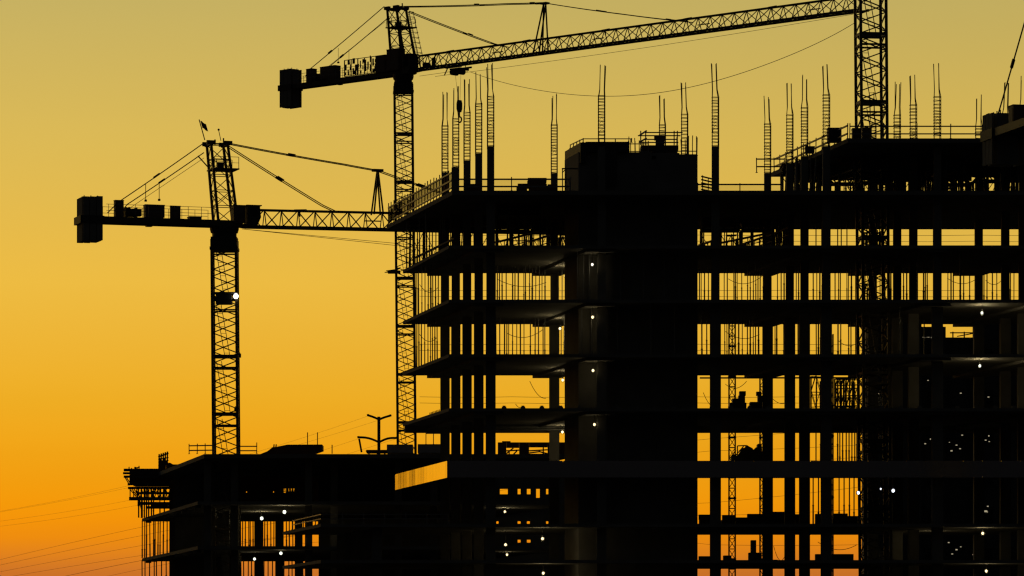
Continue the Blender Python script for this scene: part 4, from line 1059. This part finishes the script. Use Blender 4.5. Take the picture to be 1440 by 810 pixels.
# sagging tag line between the tall crane's trolley and the nearer mast
pts = []
A, B_ = P(661,101,470), P(1202,32,309)
for i in range(60):
    t = i/59; x = 661+(1202-661)*t
    ctrl = [(661,101),(740,123.5),(843,135.2),(951,126.5),(1060,97),(1140,65),(1202,32)]
    y = 0
    for k,(xk,yk) in enumerate(ctrl):
        w = 1
        for j,(xj,_) in enumerate(ctrl):
            if j != k: w *= (x-xj)/(xk-xj)
        y += yk*w
    pts.append(P(x,y,470+(309-470)*t))
b = MB(); b.path(pts, .024, 4); tag(b.build('tag_line', WIRE), 'thin cable sagging from the tall crane trolley to the nearer mast', 'cable')
b = MB(); b.path([P(612+i*(1200-612)/20,107.5+(20-107.5)*(i/20)+3.5*math.sin(math.pi*i/20),478+(440-478)*i/20) for i in range(21)], .02, 4); tag(b.build('trolley_rope', WIRE), 'thin straight rope running just below the long rising jib', 'cable')

# ------------------------------------------------------------------ sky, sun, camera
W = bpy.data.worlds.new('World'); C.world = W; W.use_nodes = True; nt = W.node_tree; N, L = nt.nodes, nt.links
for n_ in list(N): N.remove(n_)
out = N.new('ShaderNodeOutputWorld'); tc = N.new('ShaderNodeTexCoord'); sep = N.new('ShaderNodeSeparateXYZ'); L.new(tc.outputs['Generated'], sep.inputs[0])
def math_(op, a, b_=None, clamp=False):
    m = N.new('ShaderNodeMath'); m.operation = op; m.use_clamp = clamp
    for i, v in enumerate((a, b_)):
        if v is None: continue
        if isinstance(v, (int, float)): m.inputs[i].default_value = v
        else: L.new(v, m.inputs[i])
    return m.outputs[0]
x_, y_, z_ = sep.outputs
hl_ = math_('MAXIMUM', math_('SQRT', math_('ADD', math_('MULTIPLY', x_, x_), math_('MULTIPLY', y_, y_))), .001)
t_ = math_('DIVIDE', z_, hl_)
rp = N.new('ShaderNodeValToRGB'); e = rp.color_ramp.elements
stops = [(0.0,(150,82,38)),(.013,(188,102,40)),(.0194,(204,114,37)),(.0266,(236,138,9)),(.0319,(243,147,0)),(.0364,(243,153,0)),(.0479,(240,163,15)),(.0596,(238,173,31)),(.0858,(236,186,62)),
         (.1185,(219,184,82)),(.1511,(198,176,95)),(.22,(150,142,104)),(.35,(84,88,88)),(.6,(40,47,60)),(1.0,(16,20,30))]
e[0].position, e[0].color = stops[0][0], lin(*stops[0][1]); e[1].position, e[1].color = stops[-1][0], lin(*stops[-1][1])
for p_, c_ in stops[1:-1]:
    el = e.new(p_); el.color = lin(*c_)
L.new(t_, rp.inputs['Fac'])
az = R(-12)
dot = math_('DIVIDE', math_('ADD', math_('MULTIPLY', x_, math.sin(az)), math_('MULTIPLY', y_, math.cos(az))), hl_)
mr = N.new('ShaderNodeMapRange'); mr.interpolation_type = 'SMOOTHSTEP'; mr.inputs['From Min'].default_value = .55; mr.inputs['From Max'].default_value = .93
L.new(dot, mr.inputs['Value'])
side = math_('DIVIDE', x_, math_('MAXIMUM', y_, .2))
mr2 = N.new('ShaderNodeMapRange'); mr2.inputs['From Min'].default_value = -.35; mr2.inputs['From Max'].default_value = .35; mr2.inputs['To Min'].default_value = 1.10; mr2.inputs['To Max'].default_value = .88
L.new(side, mr2.inputs['Value'])
cmb = N.new('ShaderNodeCombineXYZ'); L.new(math_('MULTIPLY', side, 5), cmb.inputs[0]); L.new(math_('MULTIPLY', t_, 55), cmb.inputs[1])
nzs = N.new('ShaderNodeTexNoise'); nzs.inputs['Scale'].default_value = 1.4; nzs.inputs['Detail'].default_value = 4; L.new(cmb.outputs[0], nzs.inputs['Vector'])
mrs = N.new('ShaderNodeMapRange'); mrs.inputs['From Min'].default_value = .01; mrs.inputs['From Max'].default_value = .07; mrs.inputs['To Min'].default_value = .16; mrs.inputs['To Max'].default_value = .03; L.new(t_, mrs.inputs['Value'])
uneven = math_('ADD', 1.0, math_('MULTIPLY', math_('SUBTRACT', nzs.outputs['Fac'], .5), mrs.outputs['Result']))
bg1 = N.new('ShaderNodeBackground'); L.new(rp.outputs['Color'], bg1.inputs['Color']); L.new(math_('MULTIPLY', math_('MULTIPLY', math_('MULTIPLY', mr.outputs['Result'], uneven), .965), mr2.outputs['Result']), bg1.inputs['Strength'])
sky = N.new('ShaderNodeTexSky'); sky.sky_type = 'NISHITA'; sky.sun_disc = False; sky.sun_elevation = R(-1.5); sky.sun_rotation = az
bg2 = N.new('ShaderNodeBackground'); L.new(sky.outputs['Color'], bg2.inputs['Color']); bg2.inputs['Strength'].default_value = .012
bg3 = N.new('ShaderNodeBackground'); bg3.inputs['Color'].default_value = (.52,.62,.70,1); mr3 = N.new('ShaderNodeMapRange'); mr3.inputs['From Min'].default_value = .05; mr3.inputs['From Max'].default_value = .6; mr3.inputs['To Min'].default_value = .0035; mr3.inputs['To Max'].default_value = .014; L.new(t_, mr3.inputs['Value']); L.new(mr3.outputs['Result'], bg3.inputs['Strength'])
ad = N.new('ShaderNodeAddShader'); ad2 = N.new('ShaderNodeAddShader')
L.new(bg1.outputs[0], ad.inputs[0]); L.new(bg2.outputs[0], ad.inputs[1]); L.new(ad.outputs[0], ad2.inputs[0]); L.new(bg3.outputs[0], ad2.inputs[1]); L.new(ad2.outputs[0], out.inputs['Surface'])
sl_ = bpy.data.lights.new('sun', 'SUN'); sl_.energy = .05; sl_.angle = R(6); sl_.color = (1,.62,.28)
so = bpy.data.objects.new('sun', sl_); COL.objects.link(so)
dirv = Vector((-math.sin(az), -math.cos(az), -math.tan(R(.8)))); so.rotation_euler = dirv.to_track_quat('-Z','Y').to_euler()
cd = bpy.data.cameras.new('camera'); cd.sensor_width = 36; cd.lens = F/1440*36; cd.clip_end = 20000; cd.clip_start = .5; cd.shift_y = (HY-405)/1440
co = bpy.data.objects.new('camera', cd); COL.objects.link(co); co.location = (0,0,HC); co.rotation_euler = (R(90),0,0); C.camera = co
vs_ = C.view_settings; vs_.view_transform = 'Standard'; vs_.look = 'None'; vs_.gamma = 1; vs_.exposure = 0; vs_.use_curve_mapping = False
C.render.engine = 'CYCLES'; C.cycles.use_denoising = True; C.cycles.max_bounces = 5; C.cycles.sample_clamp_indirect = 2
C.cycles.pixel_filter_type = 'BLACKMAN_HARRIS'; C.cycles.filter_width = 1.3
